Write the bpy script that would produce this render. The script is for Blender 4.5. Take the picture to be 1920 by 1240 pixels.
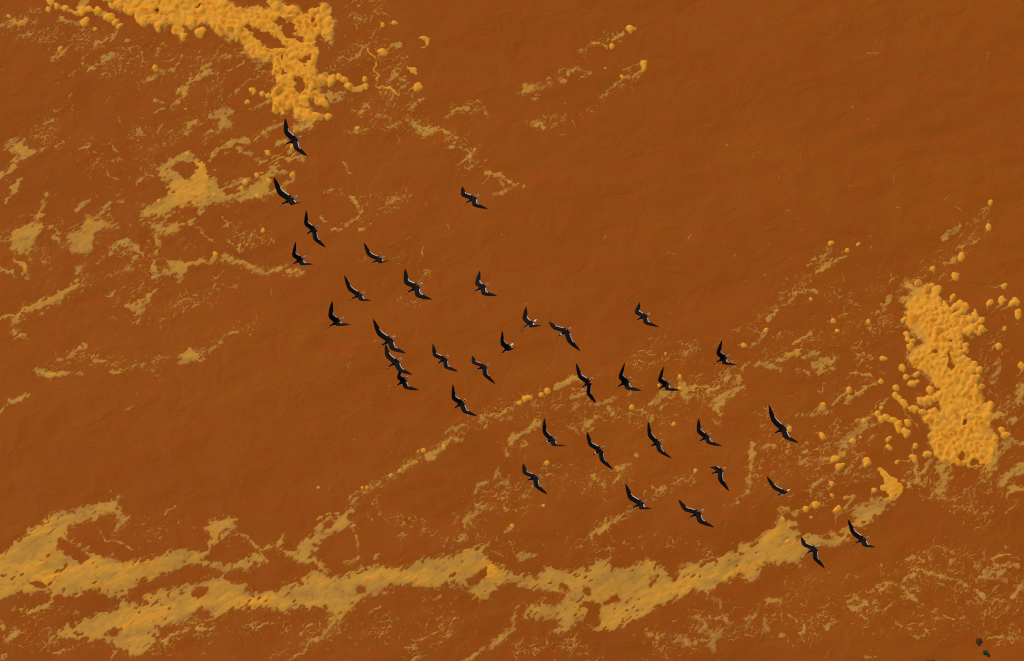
import bpy, math, random
import numpy as np
from mathutils import Vector, Matrix
for _o in list(bpy.data.objects): bpy.data.objects.remove(_o)
SC = bpy.context.scene
COL = SC.collection
R = math.radians
rng = np.random.default_rng(11)
random.seed(4)

# ------------------------------------------------------------------ camera
CAM_D, CAM_P, CAM_H = 125.0, R(52), R(11.56)        # metres to the water, degrees below the horizon, field of view
CPOS = np.array([0, -CAM_D*math.cos(CAM_P), CAM_D*math.sin(CAM_P)])
cam_data = bpy.data.cameras.new('aerial_camera')
cam = bpy.data.objects.new('aerial_camera', cam_data)
COL.objects.link(cam)
cam.location = CPOS
cam.rotation_euler = (R(90)-CAM_P, 0, 0)
cam_data.sensor_width = 36
cam_data.angle = CAM_H
cam_data.clip_start = 1
cam_data.clip_end = 20000
SC.camera = cam

# ------------------------------------------------------------------ sky and sun (soft overcast light from beyond the top of the view)
SUN_EL, SUN_AZ = R(52), R(-38)                       # azimuth clockwise from north (+y)
world = bpy.data.worlds.new('World')
SC.world = world
world.use_nodes = True
nt = world.node_tree
nt.nodes.clear()
sky = nt.nodes.new('ShaderNodeTexSky')
sky.sky_type = 'NISHITA'
sky.sun_disc = False
sky.sun_elevation = SUN_EL
sky.sun_rotation = SUN_AZ
sky.air_density = 1.0
sky.dust_density = 3.0
bg = nt.nodes.new('ShaderNodeBackground')
bg.inputs['Strength'].default_value = 0.13
wo = nt.nodes.new('ShaderNodeOutputWorld')
nt.links.new(sky.outputs[0], bg.inputs[0])
nt.links.new(bg.outputs[0], wo.inputs[0])
sun_d = bpy.data.lights.new('sun', 'SUN')
sun_d.energy = 1.5
sun_d.angle = R(14)
sun_d.color = (1.0, 0.95, 0.88)
sun = bpy.data.objects.new('sun', sun_d)
COL.objects.link(sun)
sdir = Vector((math.sin(SUN_AZ)*math.cos(SUN_EL), math.cos(SUN_AZ)*math.cos(SUN_EL), math.sin(SUN_EL)))
sun.rotation_euler = sdir.to_track_quat('Z', 'Y').to_euler()
SC.view_settings.view_transform = 'Standard'
SC.view_settings.look = 'None'
SC.view_settings.gamma = 1
SC.view_settings.use_curve_mapping = False
SC.view_settings.exposure = 0.0
SC.cycles.filter_width = 1.1

# ------------------------------------------------------------------ helpers
CF = np.array([0, math.cos(CAM_P), -math.sin(CAM_P)])
CU = np.array([0, math.sin(CAM_P), math.cos(CAM_P)])
FPX = 960/math.tan(CAM_H/2)

def ground(px, py, h=0.0):
    """a place on the water (height h) from its place in the 1920 x 1240 survey photo"""
    r = np.array([(px-960)/FPX, 0, 0]) + CF + CU*((620-py)/FPX)
    return CPOS + r*((h-CPOS[2])/r[2])

def tag(o, label=None, cat=None, group=None, kind=None):
    if label: o['label'] = label
    if cat: o['category'] = cat
    if group: o['group'] = group
    if kind: o['kind'] = kind
    return o

def link(name, me, parent=None):
    o = bpy.data.objects.new(name, me)
    COL.objects.link(o)
    if parent: o.parent = parent
    return o

def np_mesh(name, co, quads, mat, attrs=None, normals=None):
    me = bpy.data.meshes.new(name)
    nv, nq = len(co), len(quads)
    k = quads.shape[1]
    me.vertices.add(nv); me.vertices.foreach_set('co', co.astype(np.float32).ravel())
    me.loops.add(nq*k); me.loops.foreach_set('vertex_index', quads.astype(np.int32).ravel())
    me.polygons.add(nq); me.polygons.foreach_set('loop_start', np.arange(0, nq*k, k, dtype=np.int32))
    me.polygons.foreach_set('use_smooth', np.ones(nq, bool))
    me.update(calc_edges=True)
    for an, av in (attrs or {}).items():
        me.attributes.new(an, 'FLOAT', 'POINT').data.foreach_set('value', av.astype(np.float32))
    me.materials.append(mat)
    if normals is not None:
        me.normals_split_custom_set_from_vertices(normals.astype(np.float32).tolist())
    return me

def fft_noise(ny, nx, s1, s2=None, ang=0.0, octaves=1, gain=0.55, ridge=False):
    """smooth random field, unit spread; s1 / s2 = size along / across the direction ang"""
    s2 = s2 or s1
    ky = np.fft.fftfreq(ny)[:, None]*2*math.pi
    kx = np.fft.rfftfreq(nx)[None, :]*2*math.pi
    ka = kx*math.cos(ang)+ky*math.sin(ang)
    kb = -kx*math.sin(ang)+ky*math.cos(ang)
    tot = 0
    for o in range(octaves):
        m = 0.5**o
        w = np.fft.rfft2(rng.standard_normal((ny, nx), dtype=np.float32))
        filt = np.exp(-0.5*((ka*s1*m)**2+(kb*s2*m)**2))*np.sqrt(ka**2*(s1*m)**2+kb**2*(s2*m)**2)
        n = np.fft.irfft2(w*filt, s=(ny, nx)).astype(np.float32)
        n /= n.std()
        if ridge: n = 1.0-np.abs(n)
        tot = tot + n*gain**o
    tot -= tot.mean()
    return (tot/tot.std()).astype(np.float32)

class Nodes:
    def __init__(self, name):
        self.m = bpy.data.materials.new(name)
        self.m.use_nodes = True
        self.t = self.m.node_tree
        self.b = self.t.nodes['Principled BSDF']
    def n(self, kind, **kw):
        nd = self.t.nodes.new(kind)
        for k, v in kw.items():
            if k.startswith('i_'): nd.inputs[k[2:].replace('_', ' ')].default_value = v
            else: setattr(nd, k, v)
        return nd
    def l(self, a, b): self.t.links.new(a, b)
    def ramp(self, src, stops):
        r = self.n('ShaderNodeValToRGB')
        e = r.color_ramp.elements
        while len(e) < len(stops): e.new(0.5)
        for el, (p, c) in zip(e, stops):
            el.position = p
            el.color = (*c, 1)
        self.l(src, r.inputs[0])
        return r.outputs[0]
    def noise(self, scale, detail=3, rough=0.55, vec=None, dist=0.0):
        nd = self.n('ShaderNodeTexNoise')
        nd.inputs['Scale'].default_value = scale
        nd.inputs['Detail'].default_value = detail
        nd.inputs['Roughness'].default_value = rough
        nd.inputs['Distortion'].default_value = dist
        if vec: self.l(vec, nd.inputs['Vector'])
        return nd.outputs[0]
    def math(self, op, a, b=None, c=None):
        nd = self.n('ShaderNodeMath', operation=op)
        for i, v in enumerate((a, b, c)):
            if v is None: continue
            if isinstance(v, (int, float)): nd.inputs[i].default_value = v
            else: self.l(v, nd.inputs[i])
        return nd.outputs[0]
    def mix(self, fac, a, b, blend='MIX'):
        nd = self.n('ShaderNodeMix', data_type='RGBA', blend_type=blend)
        for sock, v in ((nd.inputs[0], fac), (nd.inputs[6], a), (nd.inputs[7], b)):
            if isinstance(v, (int, float)): sock.default_value = v
            elif isinstance(v, tuple): sock.default_value = (*v, 1)
            else: self.l(v, sock)
        return nd.outputs[2]
    def bump(self, height, strength, dist, normal=None):
        nd = self.n('ShaderNodeBump')
        nd.inputs['Strength'].default_value = strength
        nd.inputs['Distance'].default_value = dist
        self.l(height, nd.inputs['Height'])
        if normal: self.l(normal, nd.inputs['Normal'])
        return nd.outputs[0]

# ------------------------------------------------------------------ materials
def mat_water():
    k = Nodes('silty_water')
    co = k.n('ShaderNodeTexCoord').outputs['Object']
    mp = k.n('ShaderNodeMapping')
    mp.inputs['Rotation'].default_value = (0, 0, R(-22))
    mp.inputs['Scale'].default_value = (0.8, 1.25, 1)
    k.l(co, mp.inputs[0])
    v = mp.outputs[0]
    big = k.noise(0.16, 4, 0.6, v, 0.8)
    mid = k.noise(1.3, 5, 0.6, v, 1.2)
    c = k.ramp(big, [(0.3, (0.288, 0.0635, 0.0040)), (0.52, (0.314, 0.0735, 0.0043)), (0.75, (0.336, 0.0830, 0.0046))])
    c = k.mix(k.ramp(mid, [(0.36, (0, 0, 0)), (0.66, (0.8, 0.8, 0.8))]), c, (0.328, 0.0630, 0.0038))
    fine = k.noise(5.0, 5, 0.68, co, 0.8)
    c = k.mix(k.ramp(fine, [(0.40, (0, 0, 0)), (0.70, (0.6, 0.6, 0.6))]), c, (0.262, 0.0730, 0.0043))
    k.l(c, k.b.inputs['Base Color'])
    k.b.inputs['Roughness'].default_value = 0.42
    k.b.inputs['IOR'].default_value = 1.33
    k.b.inputs['Specular IOR Level'].default_value = 0.04
    n1 = k.bump(k.noise(1.3, 5, 0.58, co, 0.9), 0.65, 0.07)
    n2 = k.bump(k.noise(6, 4, 0.6, co, 0.8), 0.26, 0.010, n1)
    k.l(n2, k.b.inputs['Normal'])
    return k.m

def mat_foam():
    k = Nodes('river_foam')
    co = k.n('ShaderNodeTexCoord').outputs['Object']
    mp = k.n('ShaderNodeMapping')
    mp.inputs['Rotation'].default_value = (0, 0, R(-30))
    mp.inputs['Scale'].default_value = (0.9, 1.3, 1)
    k.l(co, mp.inputs[0])
    th = k.n('ShaderNodeAttribute', attribute_name='thick').outputs['Fac']
    n1 = k.noise(5.5, 5, 0.65, mp.outputs[0], 0.8)
    n2 = k.noise(30, 5, 0.7, co)
    t = k.math('ADD', th, k.math('MULTIPLY', k.math('SUBTRACT', n1, 0.5), 0.30))
    t = k.math('ADD', t, k.math('MULTIPLY', k.math('SUBTRACT', n2, 0.5), 0.26))
    c = k.ramp(t, [(0.00, (0.318, 0.084, 0.0085)), (0.16, (0.445, 0.208, 0.032)), (0.36, (0.540, 0.256, 0.030)),
                   (0.56, (0.690, 0.292, 0.026)), (0.74, (0.770, 0.305, 0.019)), (1.0, (0.570, 0.160, 0.007))])
    cv = k.n('ShaderNodeAttribute', attribute_name='cover').outputs['Fac']
    gap = k.math('MULTIPLY', k.math('SUBTRACT', n2, 0.5), k.math('MULTIPLY', k.math('SUBTRACT', 1.0, cv), 1.8))
    al = k.math('ADD', cv, gap)
    al.node.use_clamp = True
    c = k.mix(al, (0.314, 0.0715, 0.0043), c)            # a thin film is mostly the silty water it holds
    k.l(c, k.b.inputs['Base Color'])
    k.b.inputs['Roughness'].default_value = 0.75
    k.b.inputs['Specular IOR Level'].default_value = 0.06
    k.l(k.bump(n2, 0.45, 0.010, k.bump(n1, 0.2, 0.012)), k.b.inputs['Normal'])
    return k.m

def mat_plain(name, col, rough=0.6, spec=0.3, var=0.25, scale=60):
    k = Nodes(name)
    co = k.n('ShaderNodeTexCoord').outputs['Object']
    n = k.noise(scale, 3, 0.6, co)
    lo = tuple(x*(1-var) for x in col); hi = tuple(min(1, x*(1+var)) for x in col)
    k.l(k.ramp(n, [(0.3, lo), (0.7, hi)]), k.b.inputs['Base Color'])
    k.b.inputs['Roughness'].default_value = rough
    k.b.inputs['Specular IOR Level'].default_value = spec
    return k.m

M_WATER, M_FOAM = mat_water(), mat_foam()
M_DARK = mat_plain('black_plumage', (0.0075, 0.0058, 0.0042), 0.65, 0.04, 0.4, 45)
M_WHITE = mat_plain('white_plumage', (0.80, 0.74, 0.64), 0.7, 0.06, 0.05, 40)
M_UNDER = mat_plain('grey_underwing', (0.42, 0.40, 0.37), 0.7, 0.2, 0.15, 40)
M_RED = mat_plain('red_bill', (0.16, 0.022, 0.010), 0.5, 0.15, 0.15, 40)
M_BILL = mat_plain('black_bill', (0.014, 0.009, 0.006), 0.5, 0.15, 0.2, 40)
M_WEED = mat_plain('dark_weed', (0.045, 0.034, 0.008), 0.6, 0.04, 0.5, 30)
M_TEAL = mat_plain('wet_teal', (0.016, 0.042, 0.018), 0.6, 0.04, 0.5, 30)

# ------------------------------------------------------------------ water: one sheet, fine in the middle, out to the horizon
WSTEP, WN = 0.115, 300
wz = 0.012*fft_noise(WN, WN, 14, 7, R(28), 2) + 0.0055*fft_noise(WN, WN, 4.5, 3.0, R(15), 2, ridge=True)
wx0 = -(WN-1)/2*WSTEP
ii = np.arange(WN)
fade = np.clip(np.minimum(ii, WN-1-ii)/12.0, 0, 1)
wz = wz*fade[:, None]*fade[None, :]
outer = np.array([40, 90, 200, 500, 1200, 3000, 7000.0])
ax = np.concatenate([-(outer[::-1]), wx0+ii*WSTEP, outer])
ng = len(ax)
gx, gy = np.meshgrid(ax, ax)
gz = np.zeros((ng, ng)); no = len(outer)
gz[no:no+WN, no:no+WN] = wz
co = np.stack([gx, gy, gz], -1).reshape(-1, 3)
idx = np.arange(ng*ng).reshape(ng, ng)
q = np.stack([idx[:-1, :-1], idx[:-1, 1:], idx[1:, 1:], idx[1:, :-1]], -1).reshape(-1, 4)
tag(link('water', np_mesh('water', co, q, M_WATER)), 'muddy orange-brown river water stretching across the whole view', kind='structure')

def water_z(x, y):
    fx = np.clip((x-wx0)/WSTEP, 0, WN-1.001); fy = np.clip((y-wx0)/WSTEP, 0, WN-1.001)
    i = fx.astype(int); j = fy.astype(int); a = fx-i; b = fy-j
    return (wz[j, i]*(1-a)*(1-b)+wz[j, i+1]*a*(1-b)+wz[j+1, i]*(1-a)*b+wz[j+1, i+1]*a*b)

# ------------------------------------------------------------------ foam survey (places in the 1920 x 1240 photo, half-widths in the same unit)
def P(s):
    v = [float(t) for t in s.replace(',', ' ').split()]
    return np.array(v).reshape(-1, 2)
def K(s):
    v = [float(t) for t in s.replace(',', ' ').split()]
    return np.array(v).reshape(-1, 3)

# name, label, style, list of outlines ('p') / strokes ('k') / holes ('h') / yellow cores ('y')
PATCHES = [
 ('foam_sheet', 'wide tan foam sheet at the lower left edge with a curled horn pointing right', 'film', [
  ('p', '-60 1045 0 1037 23 1020 43 1003 67 983 107 960 140 955 173 948 197 942 213 927 223 927 225 950 238 975 230 990 217 967 200 965 173 972 147 980 132 993 133 1010 143 1020 167 1027 177 1040 213 1043 233 1053 267 1047 300 1043 325 1032 360 1030 383 1030 388 1013 400 1005 385 993 393 977 417 973 440 972 442 990 423 1000 410 1017 397 1030 380 1053 353 1063 333 1068 310 1077 283 1085 257 1095 243 1110 242 1127 227 1113 200 1120 187 1110 163 1113 133 1122 100 1117 67 1112 33 1115 0 1122 -60 1125'),
  ('h', '112 1014 135 1021 163 1034 170 1047 150 1052 128 1043 112 1028'),
  ('h', '52 1094 75 1092 92 1101 72 1104'),
  ('k', '440 1000 2.5 467 1010 2.5 483 1027 3.5 497 1053 2.5'), ('k', '462 1068 7 478 1050 12 490 1046 6'),
  ('k', '383 1055 4 405 1062 8 440 1062 7 462 1060 5'), ('k', '225 950 4 232 980 5 222 995 2'),
  ('y', '-40 1085 30 30 1070 20 90 1095 10 170 1060 12 230 1075 10'), ('y', '20 1020 10 90 990 9')]),
 ('foam_sheet', 'long tan foam sheet along the bottom left, reaching from lower left to centre', 'film', [
  ('p', '93 1197 110 1177 140 1170 150 1157 187 1150 213 1143 230 1120 242 1127 247 1135 267 1130 277 1113 300 1110 323 1103 350 1097 377 1090 397 1080 417 1080 433 1093 463 1093 470 1110 490 1115 520 1110 533 1097 567 1087 580 1073 607 1077 637 1083 660 1073 677 1062 710 1060 740 1063 770 1062 793 1052 827 1047 860 1040 877 1030 907 1027 920 1052 943 1063 960 1077 960 1090 943 1097 930 1110 913 1128 893 1125 883 1113 870 1108 850 1097 820 1102 793 1100 760 1098 733 1102 727 1110 693 1118 667 1137 647 1153 630 1173 620 1170 623 1150 610 1140 587 1142 560 1145 533 1147 500 1140 467 1145 433 1147 400 1163 367 1163 350 1167 317 1173 297 1177 293 1197 267 1223 240 1227 217 1220 200 1210 180 1200 157 1200 153 1205 133 1200 110 1193'),
  ('h', '358 1113 372 1102 388 1103 388 1112 372 1127 362 1125'), ('h', '870 1090 890 1075 912 1066 914 1080 895 1094 876 1100'),
  ('h', '360 1158 372 1148 392 1145 400 1153 380 1162'), ('h', '668 1098 682 1097 688 1108 672 1110'), ('h', '195 1192 215 1178 230 1180 215 1195'),
  ('k', '900 1030 4 922 1015 2'), ('k', '630 1165 7 618 1180 3'),
  ('y', '240 1180 14 300 1150 16 380 1140 10'), ('y', '430 1125 12 520 1130 10 600 1110 14'), ('y', '690 1085 8 800 1080 8'), ('y', '905 1060 7 935 1080 10')]),
 ('foam_sheet', 'broad tan foam sheet along the bottom right with a smooth bright lower edge', 'film', [
  ('p', '1000 1082 1015 1072 1022 1060 1035 1059 1047 1067 1065 1067 1095 1066 1115 1057 1127 1049 1142 1047 1160 1060 1175 1067 1190 1060 1207 1051 1225 1054 1237 1061 1240 1072 1257 1082 1270 1070 1287 1054 1300 1059 1322 1052 1342 1054 1350 1045 1375 1035 1380 1024 1410 1017 1425 1005 1445 989 1459 966 1479 950 1496 959 1496 979 1499 1006 1520 1001 1547 1003 1577 999 1591 993 1594 986 1601 969 1591 959 1608 949 1628 938 1648 932 1662 945 1665 959 1648 972 1628 986 1608 994 1594 1010 1560 1020 1526 1030 1509 1037 1499 1054 1479 1060 1459 1064 1438 1054 1425 1064 1432 1077 1418 1091 1404 1091 1388 1077 1364 1087 1340 1101 1327 1105 1302 1110 1295 1117 1270 1122 1250 1130 1225 1145 1200 1157 1180 1172 1155 1185 1130 1185 1112 1180 1095 1160 1083 1163 1070 1180 1053 1193 1037 1190 1050 1172 1045 1155 1025 1160 1000 1160 980 1160 993 1143 1017 1123 1027 1133 1050 1127 1053 1113 1032 1107 1000 1107 975 1100 945 1096 950 1084'),
  ('h', '1092 1135 1118 1127 1131 1138 1123 1150 1130 1160 1112 1174 1096 1163 1098 1147'), ('h', '1136 1132 1158 1116 1161 1126 1142 1135'),
  ('h', '1213 1105 1222 1088 1234 1084 1230 1094'), ('h', '1146 1050 1165 1052 1178 1062 1165 1070 1150 1064'), ('h', '1050 1096 1066 1098 1066 1112 1054 1108'),
  ('h', '1094 1098 1108 1100 1104 1116 1096 1112'), ('h', '1470 965 1486 958 1490 972 1474 980'), ('h', '1260 1077 1272 1076 1270 1084 1260 1088'),
  ('k', '950 1085 5 975 1090 4 1000 1092 6'), ('k', '1470 1000 12 1455 1030 12'), ('k', '1674 932 7 1660 946 9 1640 958 10'),
  ('y', '1140 1170 12 1200 1140 16 1270 1105 12 1330 1080 16'), ('y', '1345 1070 14 1375 1066 14 1395 1078 8'), ('y', '1180 1070 8 1215 1066 8'), ('y', '1400 1040 10 1450 1010 8')]),
 ('foam_patch', 'solid yellow foam wedge below and left of the right-hand foam raft', 'thick', [
  ('p', '1640 878 1649 876 1660 878 1664 887 1674 889 1685 901 1693 914 1688 925 1674 930 1668 941 1658 937 1659 923 1657 912 1658 896 1649 887 1640 885')]),
 ('foam_patch', 'ring-shaped tan foam patch with a dark eye above the bottom left sheet', 'film', [
  ('p', '560 1023 580 1007 597 980 607 965 627 963 647 957 660 943 663 957 657 970 667 987 650 993 627 1003 610 1013 593 1023 590 1040 573 1057 560 1040'),
  ('h', '606 980 621 969 630 975 623 987 608 993'), ('k', '660 990 3 668 1020 2.6 670 1047 2.6 647 1057 2.4'), ('k', '490 1030 5 520 1028 5 533 1003 4'),
  ('k', '530 1035 6 560 1045 9 590 1055 8 610 1070 6')]),
 ('foam_patch', 'mushroom-shaped tan foam patch at the far left edge', 'film', [
  ('p', '12 271 24 262 44 264 54 278 73 283 64 291 44 305 30 311 20 322 7 335 -8 330 20 308 34 291 27 286 10 283'),
  ('k', '36 335 5 24 352 8 14 372 4 10 384 2'), ('k', '10 325 4 -5 335 4')]),
 ('foam_patch', 'pale tan foam patch with a rising stalk near the left edge', 'film', [
  ('p', '19 440 27 430 47 423 61 413 71 389 81 389 78 413 81 430 73 450 64 471 44 474 27 471 22 454'),
  ('k', '76 389 5 91 362 3'), ('k', '-5 454 3 20 450 3'), ('k', '50 474 4 56 490 3')]),
 ('foam_patch', 'leaf-shaped streaky foam patch with a bright upper rim on the left', 'lacy', [
  ('p', '129 467 122 454 139 430 163 406 183 406 203 423 223 416 227 423 213 433 196 430 183 447 173 471 152 482 135 477'),
  ('k', '163 405 2.5 184 406 4 200 424 3'), ('k', '135 470 8 155 472 10')]),
 ('foam_patch', 'large tan and yellow foam patch left of the second highest bird', 'film', [
  ('p', '295 322 312 301 339 283 362 281 373 298 390 315 406 332 411 345 440 339 457 332 474 345 491 325 515 306 528 311 515 328 505 339 508 355 516 366 491 374 450 376 413 381 390 386 345 389 328 393 305 410 281 413 264 403 271 386 295 379 312 366 318 349 305 339'),
  ('h', '318 322 340 308 362 305 372 318 356 330 336 330'), ('h', '420 352 445 345 452 356 428 362'), ('h', '455 345 470 346 462 352'),
  ('k', '267 416 5 288 427 8 315 430 9 339 420 6 366 413 4'), ('k', '525 328 4 545 328 5 548 338 4 530 352 5 512 358 4'),
  ('y', '345 365 28 375 345 22'), ('y', '380 305 6 395 325 5')]),
 ('foam_patch', 'branching tan foam strand reaching up to the topmost bird', 'film', [
  ('k', '386 301 3 413 284 5 444 267 9 474 264 5 501 244 4 525 233 2'), ('k', '450 281 5 474 294 3'), ('k', '484 305 3 508 296 4 542 296 6 569 298 3 574 290 2'),
  ('p', '515 264 535 257 542 267 521 277'), ('k', '541 282 6 550 290 5')]),
 ('foam_patch', 'arched tan foam streak with a wide left foot on the left', 'film', [
  ('p', '315 489 339 489 373 484 403 479 437 481 464 487 471 501 447 494 413 491 383 496 359 503 342 520 334 523 318 508'),
  ('k', '471 501 6 491 508 5 521 508 4 542 501 3'), ('k', '540 510 5 565 512 6')]),
 ('foam_patch', 'drooping tan foam strand hooked at its lower end near the left edge', 'film', [
  ('k', '151 504 2.5 146 521 3.5 132 542 6 110 558 11 85 569 10 51 576 7 37 593 5.5 27 609 5.5 30 628 5 44 631 3.5')]),
 ('foam_patch', 'hand-shaped pale foam patch left of the topmost raft tip', 'lacy', [
  ('p', '388 216 400 205 425 199 441 205 432 222 434 243 412 240 405 228 392 225'), ('k', '345 250 5 362 230 6 378 222 5 392 215 4'), ('k', '385 255 3 402 245 4')]),
 ('foam_patch', 'slanted tan foam patch beside a bird at the middle of the scene', 'film', [
  ('p', '957 832 962 817 972 806 990 800 1005 787 1015 785 1014 800 1000 807 985 817 970 830 965 840 959 840'),
  ('k', '982 830 2.4 990 842 2.4 975 847 2.4'), ('k', '950 840 3 957 856 3')]),
 ('foam_patch', 'small three-cornered foam patch left of a lower middle bird', 'film', [('p', '937 912 950 897 953 908 957 919 945 915'), ('k', '942 910 5 950 906 6 952 914 5')]),
 ('foam_patch', 'tan foam patch under the wingtip of a bird right of centre', 'film', [
  ('p', '1147 867 1162 870 1177 872 1180 880 1165 890 1152 882'), ('k', '1112 890 4 1120 902 6 1137 912 4'), ('k', '1160 888 4 1150 905 4')]),
 ('foam_patch', 'small ragged foam patch touching a raised wingtip right of centre', 'film', [('p', '1090 800 1103 785 1115 787 1112 800 1100 808'), ('k', '1062 800 2 1075 803 2.4 1087 812 2.4')]),
 ('foam_patch', 'slanting tan foam strand with a star at its lower end, right of centre', 'film', [
  ('k', '1390 706 2.5 1384 725 9 1369 734 7 1352 749 9 1342 763 7 1354 777 4'), ('k', '1361 713 7 1372 704 4'), ('k', '1329 787 2.5 1340 795 3 1349 801 3'), ('k', '1352 790 2.5 1343 798 3')]),
 ('foam_patch', 'cloud-shaped pale foam patch left of the right-hand raft', 'film', [
  ('p', '1524 685 1527 670 1539 676 1556 673 1571 671 1572 682 1556 690 1539 698 1527 696'), ('k', '1498 695 4 1515 700 3.5'), ('k', '1518 663 4 1528 668 5')]),
 ('foam_patch', 'tan foam strand rising to the right, ending left of the cloud-shaped patch', 'film', [
  ('k', '1401 686 2.4 1428 679 5 1448 683 6 1463 690 3'), ('k', '1442 679 4 1471 667 5 1498 661 9 1506 668 4')]),
 ('foam_patch', 'lacy foam strand slanting down left from the blob chain near the raft', 'lacy', [
  ('k', '1579 856 8 1585 833 10 1603 813 10 1620 798 9 1641 792 5'), ('k', '1591 801 3 1617 787 4 1638 775 4'), ('k', '1594 833 2.4 1597 851 2.4 1617 858 2')]),
 ('foam_patch', 'upright tan foam strand between two birds at the lower right', 'film', [
  ('k', '1410 824 3 1413 845 7 1410 871 5 1409 894 5 1404 918 4 1377 945 2 1360 957 3'), ('k', '1431 839 4 1448 836 6')]),
 ('foam_patch', 'small tan foam patch with whiskers below the lone blob pair at lower right', 'film', [('k', '1512 833 3.5 1510 850 5 1508 867 10'), ('k', '1518 874 2 1547 862 2 1562 858 3')]),
 ('foam_patch', 'ladder-like lacy foam trail hanging below the right-hand raft', 'lacy', [
  ('p', '1763 862 1789 866 1782 896 1773 930 1751 930 1757 900 1751 882'), ('k', '1735 932 3 1766 937 3.5 1793 939 3')]),
 ('foam_patch', 'tan foam skirt trailing from the lower right corner of the right-hand raft', 'lacy', [
  ('k', '1850 878 14 1866 864 10 1886 835 6 1895 826 4'), ('k', '1812 868 7 1830 872 8'), ('k', '1848 898 1.8 1827 907 2 1807 930 2'), ('k', '1827 916 2.2 1826 946 2.2')]),
 ('foam_patch', 'tan foam patch at the right edge below the right-hand raft', 'film', [
  ('p', '1872 903 1879 894 1895 878 1920 867 1970 850 1970 885 1920 889 1900 898 1886 912'), ('k', '1886 932 6 1895 921 8 1902 916 5 1925 922 3')]),
 ('foam_patch', 'tan foam streak at the right edge beside the raft', 'film', [('k', '1930 718 12 1918 730 9 1909 750 7 1900 766 5')]),
 ('foam_patch', 'small tan foam film beside a lone blob right of the raft', 'lacy', [('p', '1866 681 1875 676 1877 692 1872 708 1861 717 1857 712 1863 699'), ('k', '1852 690 3 1843 708 3')]),
 ('foam_patch', 'arched tan foam strand in the upper centre', 'film', [('k', '837 223 2 853 208 5 873 205 6 890 207 3 907 208 2 912 220 1.6'), ('k', '873 193 1.8 890 190 2.2 902 197 2 907 205 1.6')]),
 ('foam_patch', 'ragged tan foam patch at the foot of the two upper blobs', 'film', [('p', '973 175 980 160 997 160 1003 168 990 175 983 180'), ('k', '1000 163 2 1030 158 2')]),
 ('foam_patch', 'small zigzag foam patch below the ragged one in the upper centre', 'film', [('k', '990 230 2 1007 233 5.5 1023 245 3 1038 238 2 1053 227 3')]),
 ('foam_patch', 'split tan foam patch just above the lone upper bird', 'film', [('k', '912 322 3 930 330 7 950 335 4 975 350 4'), ('k', '940 343 4 942 355 2.4 958 354 2.4 970 350 4'), ('k', '935 360 4 920 372 1.6'), ('k', '900 347 2.4 917 332 2.2')]),
 ('foam_patch', 'curled foam crest with a bright rim near the lower right corner', 'film', [('k', '1645 1102 3 1660 1096 4 1680 1096 3 1692 1102 3 1700 1117 4 1715 1125 5 1728 1137 2'), ('k', '1650 1107 4 1664 1104 5')]),
 ('foam_patch', 'flat pale foam patch near the right edge at lower right', 'lacy', [('k', '1828 1085 6 1848 1078 11 1880 1080 10 1893 1076 4'), ('k', '1785 1067 3.5 1787 1052 3 1805 1042 2'), ('k', '1840 1030 2 1842 1048 2 1832 1062 3')]),
 ('foam_patch', 'ring-shaped foam tangle below the bottom right sheet', 'lacy', [
  ('k', '1317 1180 6 1332 1162 6 1360 1157 4 1370 1170 4 1360 1185 4 1340 1192 7 1335 1210 7'), ('k', '1350 1147 2 1347 1125 2 1327 1115 2'), ('k', '1305 1160 5 1320 1170 6')]),
 ('foam_patch', 'star-shaped foam patch left of the ring-shaped tangle', 'lacy', [('k', '1212 1183 3 1225 1197 6 1235 1190 3 1260 1192 2'), ('k', '1265 1198 6 1282 1200 7 1300 1205 7')]),
 ('foam_patch', 'forked tan foam wisp right of the ring-shaped tangle', 'lacy', [('k', '1430 1135 4 1440 1127 5 1462 1130 6'), ('k', '1430 1160 4 1434 1175 4 1442 1190 5'), ('k', '1400 1160 4 1412 1150 4')]),
 ('foam_patch', 'thin tan foam strand slanting to the bottom edge at centre', 'film', [('k', '977 1130 1.8 965 1153 2.6 960 1180 4 937 1197 6 917 1213 4 880 1233 2.6 850 1250 2')]),
 ('foam_patch', 'long dotted foam streak slanting up from lower left of centre', 'film', [
  ('k', '661 940 5 668 932 3 677 927 2 692 919 2 715 902 2.4 730 894 2.4 750 885 3 770 872 5 790 862 5 810 855 8 820 840 4.5 835 832 4.5 847 826 3.5 868 827 2')]),
 ('foam_patch', 'crescent of yellow foam, upper of two right of the upper raft', 'thick', [('k', '787 71 1.6 798 74 5.5 803 82 4.5 798 91 1.6 785 96 .8')]),
 ('foam_patch', 'crescent of yellow foam, lower of two right of the upper raft', 'thick', [('k', '765 124 4 774 130 8 778 139 3 777 144 1')]),
 ('foam_patch', 'yellow foam thread winding right of the upper raft', 'thick', [('k', '690 93 3 697 103 1.5 707 109 1.5 710 116 1.5 702 131 1.5 710 138 1.5 708 148 1.4 706 160 1.4 733 165 1.3 743 180 1.1')]),
 ('foam_patch', 'tan foam streak left of the top of the right-hand raft', 'film', [('k', '1649 586 3 1660 568 6 1669 554 3'), ('k', '1675 545 2 1690 540 2')]),
]

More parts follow.
